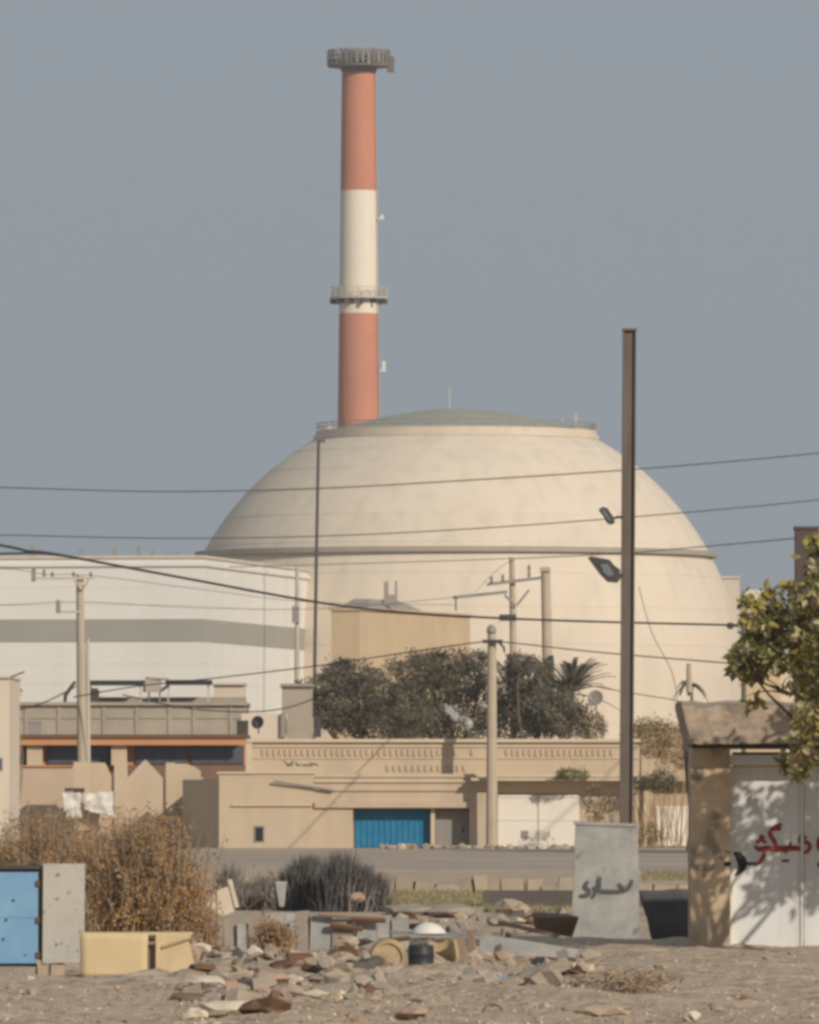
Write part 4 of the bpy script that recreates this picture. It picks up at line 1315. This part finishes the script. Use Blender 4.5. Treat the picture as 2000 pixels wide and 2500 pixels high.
# rough roof slab
q = MB()
nxr = 40
vs = []
tops, bots = [], []
for i in range(nxr + 1):
    px = 1664 + (2900 - 1664) * (i / nxr) ** 1.6
    tops.append((px, 1722 + 4 * noise.noise(Vector((px * 0.02, 0, 0))) + R.uniform(-2.5, 2.5)))
    bots.append((max(px, 1688 + 0.5 * i), 1816 + R.uniform(-1.5, 1.5)))
sl = bots + tops[::-1]
q.slab(sl, WY - 0.75, 3.2)
rs = q.build('roof_slab', M['roofplaster'], gt)
tc_ = MB()
tc_.slab([(px, py - 1) for px, py in tops] + [(px, py - 10 - 3 * noise.noise(Vector((px * 0.03, 4, 0)))) for px, py in tops[::-1]], WY - 0.62, 2.9)
tc_.build('roof_crust', M['roofgrey'], rs, org=ORG[gt.name])
MB().pbox(1690, 2900, 1817, 1827, WY - 0.5, 2.2).build('roof_beam', M['steel_dark'], gt)


def zs(lst, ox, oy, k):
    return [([(ox + a * k, oy + b * k) for a, b in pts], w * k) for pts, w in lst]


k_ = 0.1507
red = zs([([(700, 700), (735, 630), (800, 600), (850, 660), (845, 725), (775, 765), (705, 730), (700, 690)], 62),
          ([(770, 600), (795, 540), (830, 590)], 60),
          ([(850, 700), (835, 830), (790, 930), (735, 985), (690, 990)], 66),
          ([(740, 748), (880, 735), (1000, 750), (1120, 745), (1240, 735), (1360, 735), (1440, 745)], 95),
          ([(1040, 730), (985, 600), (935, 520), (930, 450)], 72),
          ([(930, 455), (1010, 420), (1110, 420)], 66), ([(940, 420), (1040, 370), (1120, 350)], 54),
          ([(1255, 730), (1262, 640)], 60),
          ([(1520, 575), (1455, 545), (1420, 600), (1450, 690)], 72), ([(1430, 650), (1540, 640), (1575, 720), (1530, 790), (1470, 810)], 60),
          ([(1180, 760), (1190, 820)], 60),
          ([(1730, 560), (1715, 700), (1770, 760), (1850, 700)], 70)], 1740, 1960, k_)
strokes(red, WY, M['red'], 'red_writing', dl)
for one in (([(700, 990), (620, 985), (550, 985), (420, 985)], 46), ([(1120, 940), (1240, 938)], 52), ([(1700, 1000), (1760, 1010)], 90)):
    strokes(zs([one], 1740, 1960, k_), WY, M['black'], 'black_writing', dl, proud=0.003)
bow = [(1740 + a * k_, 1960 + b * k_) for a, b in ((330, 795), (430, 800), (500, 840), (535, 900), (560, 985), (540, 1070), (480, 1130), (400, 1175), (355, 1180), (400, 1100), (420, 1030), (405, 970), (370, 880))]
MB().slab([p for p in bow][::-1], WY - 0.014, 0.006).build('black_writing', M['black'], dl, org=ORG[gt.name])
for one in (([(185, 985), (230, 990), (300, 985)], 70), ([(200, 788), (300, 800)], 22)):
    strokes(zs([one], 1740, 1960, k_), WY - 0.25, M['black'], 'black_writing', gt)

# ------------------------------------------------------------------ graffiti slab before the pole
SY = 128.6
gs = thing('concrete_slab', (X(1478, SY), SY, 0), 'upright grey cement slab with black script at the foot of the floodlight pole', 'slab')
MB().slab([(1394, 2296), (1560, 2296), (1561, 2140), (1557, 2060), (1556, 2019), (1530, 2017), (1470, 2015), (1406, 2013), (1404, 2060), (1401, 2150), (1396, 2230)], SY, 0.28).build('slab_body', M['slabconc'], gs)
MB().slab([(1402, 2013), (1561, 2019), (1561, 2011), (1402, 2005)], SY - 0.02, 0.32).build('slab_cap', M['slabconc'], gs)
strokes(zs([([(790, 945), (640, 958), (470, 952), (430, 930)], 58), ([(440, 940), (440, 850), (455, 760)], 70), ([(300, 820), (255, 890), (310, 940), (290, 1000), (190, 1015)], 62), ([(370, 890), (395, 960), (350, 1040)], 50), ([(700, 850), (740, 890), (780, 940)], 50), ([(880, 800), (850, 880), (800, 945)], 52)], 1380, 2000, 0.1855), SY, M['greyscript'], 'black_script', gs)
# dark sheet added as shade filling the gap between slab and pillar
tag(sheet('dark_shade_sheet', [(1558, 2176), (1689, 2170), (1689, 2312), (1596, 2306)], 126.5, M['net'], 0.035, seed=4.0), 'dark tarpaulin sheet filling the gap between graffiti slab and pillar', 'shading')

# ------------------------------------------------------------------ blue cabinet and carton
BY = 99.5
cb = thing('metal_cabinet', (X(70, BY), BY, 0), 'blue fronted metal cabinet with a pitted grey side panel at the left edge', 'cabinet')
MB().pbox(-150, 101, 2116, 2360, BY + 0.03, 0.55).build('body', M['steel_dark'], cb)
MB().pbox(-146, 93, 2128, 2352, BY - 0.01, 0.035).build('door', M['bluebox'], cb)
MB().pbox(-150, 99, 2113, 2122, BY - 0.06, 0.6).build('lid', M['steel_dark'], cb)
q = MB()
q.slab([(104, 2352), (206, 2349), (207, 2112), (106, 2114)], BY - 0.03, 0.1)
q.build('side_panel', M['cement'], cb)
MB().pbox(105, 206, 2109, 2113, BY - 0.02, 0.5).build('side_lid', M['cement'], cb)
for py in (2150, 2240, 2325):
    MB().pbox(88, 98, py, py + 14, BY - 0.03, 0.03).build('hinge', M['rust'], cb)
MB().pbox(-146, 93, 2236, 2240, BY - 0.016, 0.008).build('door_seam', M['bluebox'], cb)
for (px, py, s_) in ((30, 2195, 3), (12, 2243, 3), (5, 2290, 3), (60, 2330, 2)):
    MB().pbox(px, px + s_ * 2, py, py + s_ * 2, BY - 0.018, 0.006).build('bolt', M['steel_dark'], cb)
for (a, b_, nm) in ((88, 112, 'foot_stone'), (120, 156, 'foot_stone'), (-120, -80, 'foot_stone')):
    MB().rbox(Vector((X((a + b_) / 2, BY), BY + 0.12, 0.06)), (b_ - a) * BY / K, 0.25, 0.2, 0.1, jit=0.012).build(nm, M['stone1'], cb)

YB = 98.2
yc = thing('carton', (X(330, YB), YB, 0), 'pale yellow carton with a torn open side in front of the dry bush', 'carton')
sheet('front_panel', [(196, 2279), (360, 2281), (361, 2390), (196, 2385)], YB, M['carton'], 0.016, yc, 10, 8, 3.3, 0.02)
q = MB()
q.slab([(197, 2284), (470, 2282), (468, 2276), (205, 2277)], YB + 0.021, 0.42)
q.build('top_panel', M['carton'], yc)
MB().slab([(198, 2384), (201, 2384), (201, 2280), (198, 2280)], YB + 0.02, 0.42).build('side_wall', M['carton'], yc)
q = MB()
q.slab([(344, 2302), (380, 2298), (380, 2304), (344, 2309)], YB - 0.02, 0.02)
q.build('torn_flap', M['wood'], yc)
MB().slab([(361, 2382), (378, 2382), (378, 2304), (361, 2304)], YB + 0.06, 0.35).build('opening', M['wood'], yc)
q = MB()
q.slab([(381, 2384), (392, 2385), (392, 2281), (381, 2281)], YB - 0.03, 0.03)
q.slab([(392, 2384), (470, 2372), (474, 2350), (462, 2300), (468, 2279), (392, 2280)], YB + 0.02, 0.03)
q.build('end_panel', M['carton'], yc)
MB().slab([(394, 2310), (440, 2296), (470, 2288), (470, 2292), (440, 2302), (396, 2316)], YB - 0.01, 0.025).build('crease', M['dry3'], yc)
MB().slab([(198, 2388), (470, 2384), (470, 2380), (198, 2380)], YB + 0.05, 0.4).build('base_panel', M['carton'], yc)

# ------------------------------------------------------------------ dark clumps of dead reed
def clump(px0, px1, pyb, pk, label, n_, ms=('reed', 'reed2')):
    Y = DG(pyb)
    o = thing('reed_clump', (X((px0 + px1) / 2, Y), Y, 0), label, 'reeds', 'dark clumps of dead reed')
    q_ = MB()
    for k in range(n_):
        pp, ph, pw = R.choices(pk, [p_[2] for p_ in pk])[0]
        u_ = max(-1.0, min(1.0, R.gauss(0, 0.42)))
        top = Z(ph, Y) * (1 - abs(u_) ** 2.0) * R.choice((R.uniform(0.2, 0.9), R.uniform(0.7, 1.0))) + 0.06
        bx = X(pp + u_ * pw * 1.05, Y) + R.gauss(0, 0.03)
        tx = X(pp + u_ * pw * 0.82, Y) + R.gauss(0, 0.13)
        by = Y + R.gauss(0, 0.16)
        w_ = R.uniform(0.008, 0.018)
        p0, p1, p2 = Vector((bx, by, -0.03)), Vector(((bx * 0.5 + tx * 0.5) + R.gauss(0, 0.02), by + R.gauss(0, 0.03), top * 0.55)), Vector((tx, by + R.gauss(0, 0.08), top))
        a_ = R.uniform(-0.8, 0.8)
        d_ = Vector((math.cos(a_), math.sin(a_), 0)) * w_
        q_.add([p0 - d_, p0 + d_, p1 + d_ * 0.8, p1 - d_ * 0.8, p2], [(0, 1, 2, 3), (3, 2, 4)], 0 if R.random() < 0.78 else 1)
    q_.build('reed_stalks', [M[k] for k in ms], o)['kind'] = 'stuff'
    return o


clump(690, 800, 2224, [(748, 2082, 62), (720, 2110, 40)], 'dark reed clump with one blunt peak, left of the taller clump', 2600)
clump(780, 942, 2226, [(832, 2072, 58), (872, 2105, 70), (912, 2128, 34)], 'taller dark reed clump sloping away to the right', 3800)
clump(545, 620, 2222, [(562, 2096, 26), (592, 2146, 40)], 'scruffy grey brown reed clump near the leaning stake', 800, ('reed2', 'twiggrey'))
clump(618, 700, 2220, [(650, 2138, 55)], 'low grey brown reed clump between the scruffy one and the blunt dark one', 900, ('reed2', 'twiggrey'))
tag(sheet('pale_plank', [(672, 2152), (700, 2152), (694, 2214), (682, 2214)], 152.0, M['slabconc'], 0.01, seed=2.0, d=0.06), 'pale short plank stuck upright before the reed clumps', 'plank')
q = MB().slab([(505, 2214), (520, 2178), (556, 2164), (566, 2200), (572, 2226), (545, 2236)], 150.0, 0.25)
tag(q.build('plaster_chunk', M['stone3']), 'pale cream plaster chunk right of the big dry bush', 'rubble')
q = MB().slab([(556, 2148), (566, 2146), (584, 2214), (574, 2216)], 149.0, 0.08)
tag(q.build('leaning_stake', M['stone3']), 'pale leaning stake beside the plaster chunk', 'stake')
q = MB().tube([P(600, 2222, 146) + Vector((0, 0, 0.0)), P(660, 2176, 146)], 0.012, 5)
tag(q.build('bent_rod', M['rust']), 'thin reddish rod slanting before the reed clumps', 'rod')

# ------------------------------------------------------------------ low grey block wall and its litter
GYw = 111.5
lw = thing('block_wall', (X(790, GYw), GYw, 0), 'tumbledown low wall of upright grey blocks in the rubble', 'wall')
px = 545.0
while px < 985:
    w = R.uniform(24, 58)
    t = R.uniform(2222, 2248)
    if 575 < px < 640:
        t += 18
    hz = Z(t, GYw)
    MB().rbox((X(px + w / 2, GYw), GYw + R.uniform(-0.06, 0.1), hz / 2 - 0.03), w * GYw / K - 0.008, 0.16, hz + 0.06, R.uniform(-0.12, 0.12), R.uniform(-0.08, 0.08), R.uniform(-0.04, 0.04), jit=0.012).build('block', M['slabconc'] if R.random() < 0.75 else M['stone2'], lw)
    px += w + R.uniform(0, 5)
for (a, b_, m_, th_, lab) in (((775, 2232), (930, 2240), 'wood', 0.03, 'grey brown pole lying along the top of the block wall'), ((805, 2258), (885, 2268), 'rust', 0.035, 'short rusty bar low on top of the block wall'), ((858, 2243), (942, 2247), 'rust', 0.035, 'rusty bar at the right end of the block wall'), ((925, 2297), (1000, 2290), 'rust', 0.03, 'rusty bar above the ochre clay pot')):
    Yb = GYw - 0.15 if a[0] != 925 else 101.0
    o = MB().tube([P(a[0], a[1], Yb), P((a[0] + b_[0]) / 2, (a[1] + b_[1]) / 2 + 1, Yb), P(b_[0], b_[1], Yb)], th_, 6).build('iron_bar', M[m_], smooth=True)
    tag(o, lab, 'bar')


def stone(px, py, w, h, m, label, seed, sub=2, rough=0.25, name='boulder', dz=0.0):
    Y = DG(py)
    x = X(px, Y)
    s_ = Y / K
    q_ = MB().blob((x, Y, gh(x, Y) + h * s_ * 0.42 + dz), w * s_ / 2, w * s_ / 2 * 0.9, h * s_ / 2, seed, rough, sub)
    return tag(q_.build(name, M[m]), label, 'rock')


stone(872, 2258, 40, 26, 'stone4', 'pinkish stone resting on the block wall', 3, dz=0.33)
stone(1330, 2420, 95, 60, 'stone2', 'grey boulder beside the black plastic scrap', 5)
stone(1250, 2240, 90, 50, 'stone1', 'tan boulder in front of the dark low wall', 8)
stone(1215, 2262, 60, 34, 'stone2', 'greyish lump left of the tan boulder', 12)
stone(1000, 2240, 120, 36, 'stone2', 'wide grey mound behind the white bag', 14, rough=0.35)
stone(1090, 2240, 130, 34, 'stone2', 'second grey mound right of the white bag', 15, rough=0.35)
stone(660, 2430, 90, 40, 'stone4', 'orange brown flat stone in the lower middle rubble', 17)
stone(500, 2430, 110, 28, 'stone3', 'flat pale stone in the lower left rubble', 21)
stone(570, 2478, 150, 44, 'stone3', 'large pale rock at the bottom edge', 23)
stone(480, 2490, 60, 30, 'stone3', 'small pale rock left of the large bottom rock', 24)
stone(530, 2402, 70, 26, 'stone2', 'squarish grey stone right of the yellow carton', 26, sub=1)
stone(800, 2440, 110, 34, 'stone2', 'flat greyish slab stone right of the orange brown stone', 28, sub=1)
stone(650, 2490, 110, 50, 'rust', 'dark earthy clod right of the large bottom rock', 30, rough=0.4)
stone(700, 2385, 90, 30, 'rust', 'dark brown clod below the block wall', 33, rough=0.4)
stone(1010, 2495, 70, 42, 'stone4', 'brown clod at the bottom centre', 34, rough=0.4)
stone(1335, 2470, 26, 18, 'stone3', 'lone cream stone on the bare sand right of centre', 37)
stone(850, 2365, 60, 30, 'stone1', 'tan stone left of the ochre clay pot', 41)
stone(1690, 2492, 44, 30, 'stone3', 'cream stone at the lower right', 43)
stone(1480, 2480, 130, 34, 'stone1', 'broad sandy mound at the lower right', 44, rough=0.3)

# lying ochre pot, black drum, broken pot
PY_ = 100.0
s_ = PY_ / K
pc = P(947, 2338, PY_)
pot = thing('clay_pot', (pc.x, PY_, 0), 'round ochre clay pot lying on its side', 'pot')
q = MB()
pr = [(0.0, -0.16), (0.12, -0.16), (0.175, -0.10), (0.195, 0.0), (0.18, 0.10), (0.165, 0.15), (0.168, 0.17), (0.148, 0.17), (0.140, 0.145), (0.07, 0.155), (0.0, 0.16)]
m4 = MB().lathe(pr, 0, 0, 28)
vs = [(pc.x + v_[0], PY_ - v_[2] + 0.05, pc.z + v_[1] - 0.0) for v_ in m4.v]
MB().add(vs, [f[::-1] for f in m4.f]).build('vessel', M['ochrepot'], pot, smooth=True)
dr = thing('black_drum', (X(1028, PY_ - 0.6), PY_ - 0.6, 0), 'small black drum standing right of the ochre pot', 'drum')
dcx, dcy = X(1028, PY_ - 0.6), PY_ - 0.6
MB().lathe([(0.0, 0.0), (0.125, 0.0), (0.13, 0.1), (0.136, 0.11), (0.13, 0.12), (0.132, 0.21), (0.138, 0.22), (0.132, 0.23), (0.128, 0.31), (0.115, 0.315), (0.11, 0.29), (0.0, 0.29)], dcx, dcy, 26).build('barrel', M['blackplastic'], dr, smooth=True)
MB().tube([(dcx - 0.13, dcy, 0.28), (dcx - 0.1, dcy - 0.06, 0.34), (dcx + 0.05, dcy - 0.09, 0.35), (dcx + 0.13, dcy, 0.28)], 0.006, 5).build('handle', M['steel_grey'], dr)
bp_ = thing('broken_pot', (X(1085, PY_), PY_, 0), 'broken ochre pot shell right of the black drum', 'pot')
q = MB()
n = 26
rows_ = [(0.10, 0.0), (0.16, 0.08), (0.185, 0.18), (0.17, 0.28), (0.15, 0.36)]
vs = []
for (r_, z_) in rows_:
    for k in range(n // 2 + 1):
        a = -0.2 * math.pi + 1.25 * math.pi * k / (n // 2)
        vs.append((X(1078, PY_) + r_ * math.cos(a), PY_ + 0.2 + r_ * math.sin(a), z_ + (R.uniform(-0.05, 0.03) if z_ > 0.3 else 0)))
w_ = n // 2 + 1
fs = [(j * w_ + i_, j * w_ + i_ + 1, (j + 1) * w_ + i_ + 1, (j + 1) * w_ + i_) for j in range(len(rows_) - 1) for i_ in range(w_ - 1)]
nn = len(vs)
vs2 = [(X(1078, PY_) + (v_[0] - X(1078, PY_)) * 0.9, PY_ + 0.2 + (v_[1] - PY_ - 0.2) * 0.9, v_[2]) for v_ in vs]
fs += [tuple(i_ + nn for i_ in f[::-1]) for f in fs]
MB().add(vs + vs2, fs).build('shell', M['ochrepot'], bp_, smooth=True)
# propped boards and posts behind them
for (a, b_, t, bt, Yb, m_, lab) in ((1106, 1140, 2286, 2372, 102.0, 'wood', 'brown board standing right of the broken pot'), (1142, 1160, 2270, 2340, 103.0, 'wood', 'narrow brown post right of the brown board'), (1068, 1104, 2292, 2340, 104.0, 'rust', 'rusty sheet behind the broken pot')):
    tag(MB().rbox((P(a, t, Yb) + P(b_, bt + 8, Yb)) / 2, (b_ - a) * Yb / K, 0.05, (bt + 8 - t) * Yb / K, R.uniform(-.2, .2), R.uniform(-.08, .08), R.uniform(-.05, .05), jit=0.01).build('board', M[m_]), lab, 'board')
tag(MB().rbox((P(950, 2282, 104.5) + P(1180, 2280, 104.5)) / 2, 230 * 104.5 / K, 0.5, 0.035, 0.05, 0.06, 0.01, jit=0.02).build('metal_sheet', M['steel_grey']), 'flat grey sheet laid over the pots as a roof', 'sheet metal')
q = MB()
wc = P(1046, 2279, 104.4)
q.lathe([(0.0, wc.z), (0.19, wc.z), (0.18, wc.z + 0.03), (0.12, wc.z + 0.085), (0.05, wc.z + 0.115), (0.0, wc.z + 0.12)], wc.x, wc.y, 20)
tag(q.build('white_basin', M['white'], smooth=True), 'white upturned basin on the flat grey sheet', 'basin')
# sloping pale slab
q = MB().slab([(1172, 2282), (1230, 2288), (1330, 2304), (1412, 2318), (1400, 2340), (1300, 2334), (1170, 2332)], 108.0, 0.12)
tag(q.build('tilted_slab', M['slabconc']), 'pale tilted cement slab right of the pots', 'slab')
q = MB().rbox(P(1290, 2268, 121.0), 150 * 0.005, 0.16, 0.05, 0.1, 0, 0.22, jit=0.01)
tag(q.build('timber_beam', M['wood']), 'tan timber lying slanted before the graffiti slab', 'timber')
q = MB().rbox(P(1010, 2262, 122.0), 110 * 0.005, 0.2, 0.06, 0.1, 0, 0.0, jit=0.01)
tag(q.build('timber_beam', M['rust']), 'dark timber lying behind the white basin', 'timber')
q = MB().rbox(P(1350, 2252, 124.0), 90 * 0.005, 0.3, 0.2, 0.25, 0.1, 0.12, jit=0.06)
tag(q.build('dark_crate', M['plinth']), 'dark broken crate left of the graffiti slab foot', 'crate')
tag(sheet('plastic_scrap', [(1205, 2352), (1290, 2346), (1300, 2362), (1210, 2362)], 104.0, M['blackplastic'], 0.05, seed=3.3), 'long black plastic scrap lying below the tilted slab', 'plastic')
tag(sheet('plastic_scrap', [(1288, 2344), (1330, 2340), (1334, 2374), (1292, 2376)], 103.0, M['blackplastic'], 0.06, seed=7.7), 'crumpled black plastic scrap above the grey boulder', 'plastic')
tag(sheet('plastic_bag', [(1208, 2384), (1240, 2380), (1244, 2412), (1212, 2414)], 93.0, M['bluebag'], 0.05, seed=5.7), 'faded blue plastic bag left of the grey boulder', 'bag')
# wire ring
c_ = P(1206, 2474, 81.5)
q = MB()
for k in range(3):
    pts = [(c_.x + (0.075 + 0.006 * k) * math.cos(a_ * 0.3142 + k), c_.y + 0.05 * math.sin(a_ * 0.3142) + 0.02 * k, c_.z + (0.07 + 0.004 * k) * math.sin(a_ * 0.3142 + k)) for a_ in range(21)]
    q.tube(pts, 0.010, 5, cap=False)
tag(q.build('wire_coil', M['twiggrey'], smooth=True), 'small coil of old wire half standing in the sand', 'wire coil')

# twig heaps on the right
for (px, py, rx, hz, n_, lab) in ((1545, 2432, 0.36, 0.26, 150, 'heap of dead twigs on the sand below the graffiti slab'), (1450, 2420, 0.22, 0.2, 70, 'smaller heap of dead twigs beside the larger twig heap')):
    Yb = DG(py)
    b = Vector((X(px, Yb), Yb, gh(X(px, Yb), Yb)))
    q = MB()
    for k in range(n_):
        a = R.uniform(0, 6.283)
        s0 = b + Vector((R.gauss(0, rx * 0.5), R.gauss(0, rx * 0.6), R.uniform(0, hz * 0.55)))
        d = Vector((math.cos(a), math.sin(a), R.uniform(-0.15, 0.6))) * R.uniform(0.12, 0.34)
        m_ = s0 + d * 0.5 + Vector((0, 0, 0.03))
        q.tube([s0, m_, s0 + d], [0.008, 0.006, 0.002], 3, cap=False, mi=k % 2)
    q = q.build('twig_heap', [M['twiggrey'], M['twig']])
    q['kind'] = 'stuff'
    tag(q, lab, 'twigs')

# ------------------------------------------------------------------ stones strewn over the sand
proto = []
for k in range(8):
    b = MB().blob((0, 0, 0), 1, R.uniform(0.7, 1), R.uniform(0.45, 0.75), 50 + k * 3, 0.3, 1 if k < 5 else 2)
    me = bpy.data.meshes.new('stone')
    me.from_pydata(b.v, [], b.f)
    proto.append(me)
smats = [M['stone1'], M['stone2'], M['stone3'], M['stone4']]
meshes = []
for me in proto:
    for mm, w_ in zip(smats, (4, 3, 1, 2)):
        m2 = me.copy()
        m2.materials.append(mm)
        meshes += [m2] * w_
RS = random.Random(21)


def zone(px, py):
    if py < 2310:
        return 'behind the white basin'
    if px < 230:
        return 'below the blue cabinet'
    if px < 480:
        return 'below the yellow carton'
    if px < 700:
        return 'near the rust brown tuft' if py < 2400 else 'near the large bottom rock'
    if px < 900:
        return 'left of the ochre clay pot' if py < 2400 else 'below the block wall'
    if px < 1180:
        return 'below the black drum'
    if px < 1420:
        return 'around the grey boulder'
    if px < 1680:
        return 'near the heap of dead twigs'
    return 'before the white door'


cnt = 0
while cnt < 250:
    px = RS.uniform(-10, 2010)
    py = 2318 + 190 * RS.random() ** 1.1
    dens = 1.0 if 480 < px < 1180 else (0.55 if px < 480 else 0.30)
    if RS.random() > dens or (px < 480 and py < 2392) or (px > 1680 and py < 2330) or (900 < px < 1170 and py < 2390):
        continue
    Y = DG(py)
    x = X(px, Y)
    s_ = min(0.13, 0.02 + RS.expovariate(1 / 0.026))
    o = bpy.data.objects.new('stone', RS.choice(meshes))
    COL.objects.link(o)
    o.location = (x, Y, gh(x, Y) + s_ * 0.12)
    o.scale = (s_, s_ * 0.8, s_ * RS.uniform(0.5, 0.8))
    o.rotation_euler = (RS.uniform(-0.3, 0.3), RS.uniform(-0.3, 0.3), RS.uniform(0, 6.28))
    shade = {'stone_beige': 'tan', 'stone_grey': 'grey', 'stone_pale': 'pale', 'brick_red': 'reddish'}[o.data.materials[0].name]
    size = 'large' if s_ > 0.075 else ('small' if s_ < 0.04 else 'middling')
    tag(o, '%s %s loose stone on the sand %s' % (size, shade, zone(px, py)), 'stone', 'loose stones on the sand')
    cnt += 1
# rubble chunks: broken block, brick and timber ends heaped between the carton and the twig heap
cnt = 0
cmat = (('chunk', 'grey cement'), ('stone1', 'tan'), ('stone2', 'grey stone'), ('wood', 'timber'), ('rust', 'dark rusty'), ('stone4', 'reddish brick'), ('stone3', 'pale plaster'), ('kerb', 'brownish'), ('darkwall', 'dark grey'), ('plinth', 'dark brown'))
while cnt < 290:
    zn = RS.random()
    if zn < 0.62:
        px, py = RS.uniform(440, 930), 2328 + 125 * RS.random() ** 1.2
    elif zn < 0.82:
        px, py = RS.uniform(1120, 1450), RS.uniform(2335, 2425)
    else:
        px, py = RS.uniform(950, 1400), RS.uniform(2226, 2300)
    Y = DG(py)
    x = X(px, Y)
    m_, word = RS.choices(cmat, (3.5, 3, 4.5, 2.8, 3.2, 1.6, 1.2, 4, 3.0, 2.5))[0]
    sx, sy, sz = RS.uniform(0.06, 0.25), RS.uniform(0.08, 0.22), RS.uniform(0.04, 0.14)
    if m_ in ('wood', 'rust'):
        sx, sz = sx * 1.6, sz * 0.5
    q = MB().rbox((x, Y, gh(x, Y) + sz * 0.4), sx, sy, sz, RS.uniform(-0.9, 0.9), RS.uniform(-0.25, 0.25), RS.uniform(-0.3, 0.3), jit=0.022, taper=RS.uniform(0, 0.3))
    if m_ not in ('wood', 'rust') and RS.random() < 0.6:
        q = MB().blob((x, Y, gh(x, Y) + sz * 0.3), sx * 0.55, sy * 0.55, sz * 0.75, cnt + 0.5, 0.35, 1)
    o = q.build('rubble_chunk', M[m_])
    tag(o, '%s %s chunk of rubble %s' % ('long' if sx > 0.2 else ('thick' if sz > 0.075 else 'thin'), word, zone(px, py)), 'rubble', 'rubble chunks on the waste ground')
    cnt += 1
# gravel too small to count
gv = MB()
for k in range(9500):
    px = RS.uniform(-60, 2060)
    py = 2290 + 230 * RS.random()
    if RS.random() > (1.0 if 430 < px < 1350 else 0.55):
        continue
    Y = DG(py)
    x = X(px, Y)
    s_ = RS.uniform(0.006, 0.026)
    z = gh(x, Y)
    a = RS.uniform(0, 6.28)
    c0, s0 = math.cos(a) * s_, math.sin(a) * s_
    vs = [(x + c0, Y + s0, z), (x - s0, Y + c0, z), (x - c0, Y - s0, z), (x + s0, Y - c0, z), (x + RS.uniform(-.4, .4) * s_, Y, z + s_ * RS.uniform(0.6, 1.1))]
    gv.add(vs, [(0, 1, 4), (1, 2, 4), (2, 3, 4), (3, 0, 4)], RS.choices((0, 1, 2, 3), (4, 3, 1.4, 1.5))[0])
go = gv.build('gravel', smats, org=Vector((0, 95, 0)))
go['kind'] = 'stuff'
tag(go, 'fine gravel and rubble crumbs over the sandy ground', 'gravel')
# twig and straw litter
lt_ = MB()
for k in range(3600):
    px = RS.uniform(-40, 2040)
    py = 2320 + 190 * RS.random()
    if RS.random() > (1.0 if 430 < px < 1700 else 0.45):
        continue
    Y = DG(py)
    x = X(px, Y)
    z = gh(x, Y) + 0.01
    a = RS.uniform(0, 3.14)
    L_ = RS.uniform(0.03, 0.16)
    d = Vector((math.cos(a), math.sin(a), RS.uniform(-0.1, 0.35))) * L_
    n_ = Vector((-math.sin(a), math.cos(a), 0.3)) * RS.uniform(0.004, 0.010)
    p = Vector((x, Y, z))
    lt_.add([p - n_, p + n_, p + d], [(0, 1, 2)], RS.choices((0, 1, 2), (3, 2, 2))[0])
go = lt_.build('ground_litter', [M['rust'], M['twiggrey'], M['dry3']], org=Vector((0, 95, 0)))
go['kind'] = 'stuff'
tag(go, 'broken twigs and straw littered over the sandy ground', 'litter')
# weeds on the verge
gr = MB()
for (x0, x1, y0, y1, n_) in ((930, 1200, 2172, 2214, 2400), (940, 1060, 2205, 2222, 500), (600, 930, 2150, 2200, 900), (1565, 1690, 2128, 2150, 700), (1180, 1400, 2214, 2228, 300)):
    for k in range(n_):
        px, py = RS.uniform(x0, x1), RS.uniform(y0, y1)
        Y = DG(py)
        x = X(px, Y)
        h = RS.uniform(0.03, 0.10)
        a = RS.uniform(-1, 1) * 0.08
        w_ = 0.014
        z = gh(x, Y)
        gr.add([(x - w_, Y, z), (x + w_, Y, z), (x + a, Y + RS.uniform(-.06, .06), z + h)], [(0, 1, 2)], RS.choices((0, 1), (4, 1))[0])
go = gr.build('verge_weeds', [M['grass'], M['dry3']], org=Vector((0, 180, 0)))
go['kind'] = 'stuff'
tag(go, 'patchy green weeds along the verge below the road', 'weeds')

# alike stones of one spot are told apart by their order from the left
ORD = ['leftmost', 'second from left', 'third from left', 'fourth from left', 'fifth from left', 'sixth from left', 'seventh from left', 'eighth from left', 'ninth from left', 'tenth from left']
TENS = {1: 'eleventh twelfth thirteenth fourteenth fifteenth sixteenth seventeenth eighteenth nineteenth twentieth'.split(), 2: ['twenty-' + w for w in 'first second third fourth fifth sixth seventh eighth ninth'.split()] + ['thirtieth'], 3: ['thirty-' + w for w in 'first second third fourth fifth sixth seventh eighth ninth'.split()] + ['fortieth']}
same = {}
for o in SC.objects:
    if o.parent is None and o.get('group') in ('loose stones on the sand', 'rubble chunks on the waste ground', 'stones along the house front'):
        same.setdefault(o['label'], []).append(o)
for lab, lst in same.items():
    if len(lst) < 2:
        continue
    lst.sort(key=lambda o: o.location.x / o.location.y)
    for k, o in enumerate(lst):
        o['label'] = lab + ', ' + (ORD[k] if k < 10 else TENS[k // 10][k % 10] + ' from left')
# ------------------------------------------------------------------ thin dusty air round everything
hz = MB().box(-2600, 2600, -420, 4150, -1.5, 97.0).build('haze', [], org=Vector((0, 0, 0)))
hm = bpy.data.materials.new('dusty_air')
hm.use_nodes = True
hm.node_tree.nodes.clear()
h_out = hm.node_tree.nodes.new('ShaderNodeOutputMaterial')
h_vol = hm.node_tree.nodes.new('ShaderNodeVolumePrincipled')
h_vol.inputs['Color'].default_value = (0.90, 0.95, 1.0, 1)
h_vol.inputs['Density'].default_value = 0.00014
h_vol.inputs['Anisotropy'].default_value = 0.2
hm.node_tree.links.new(h_vol.outputs[0], h_out.inputs['Volume'])
hz.data.materials.append(hm)
hz['kind'] = 'stuff'
tag(hz, 'thin dusty haze in the air over the whole place', 'haze')
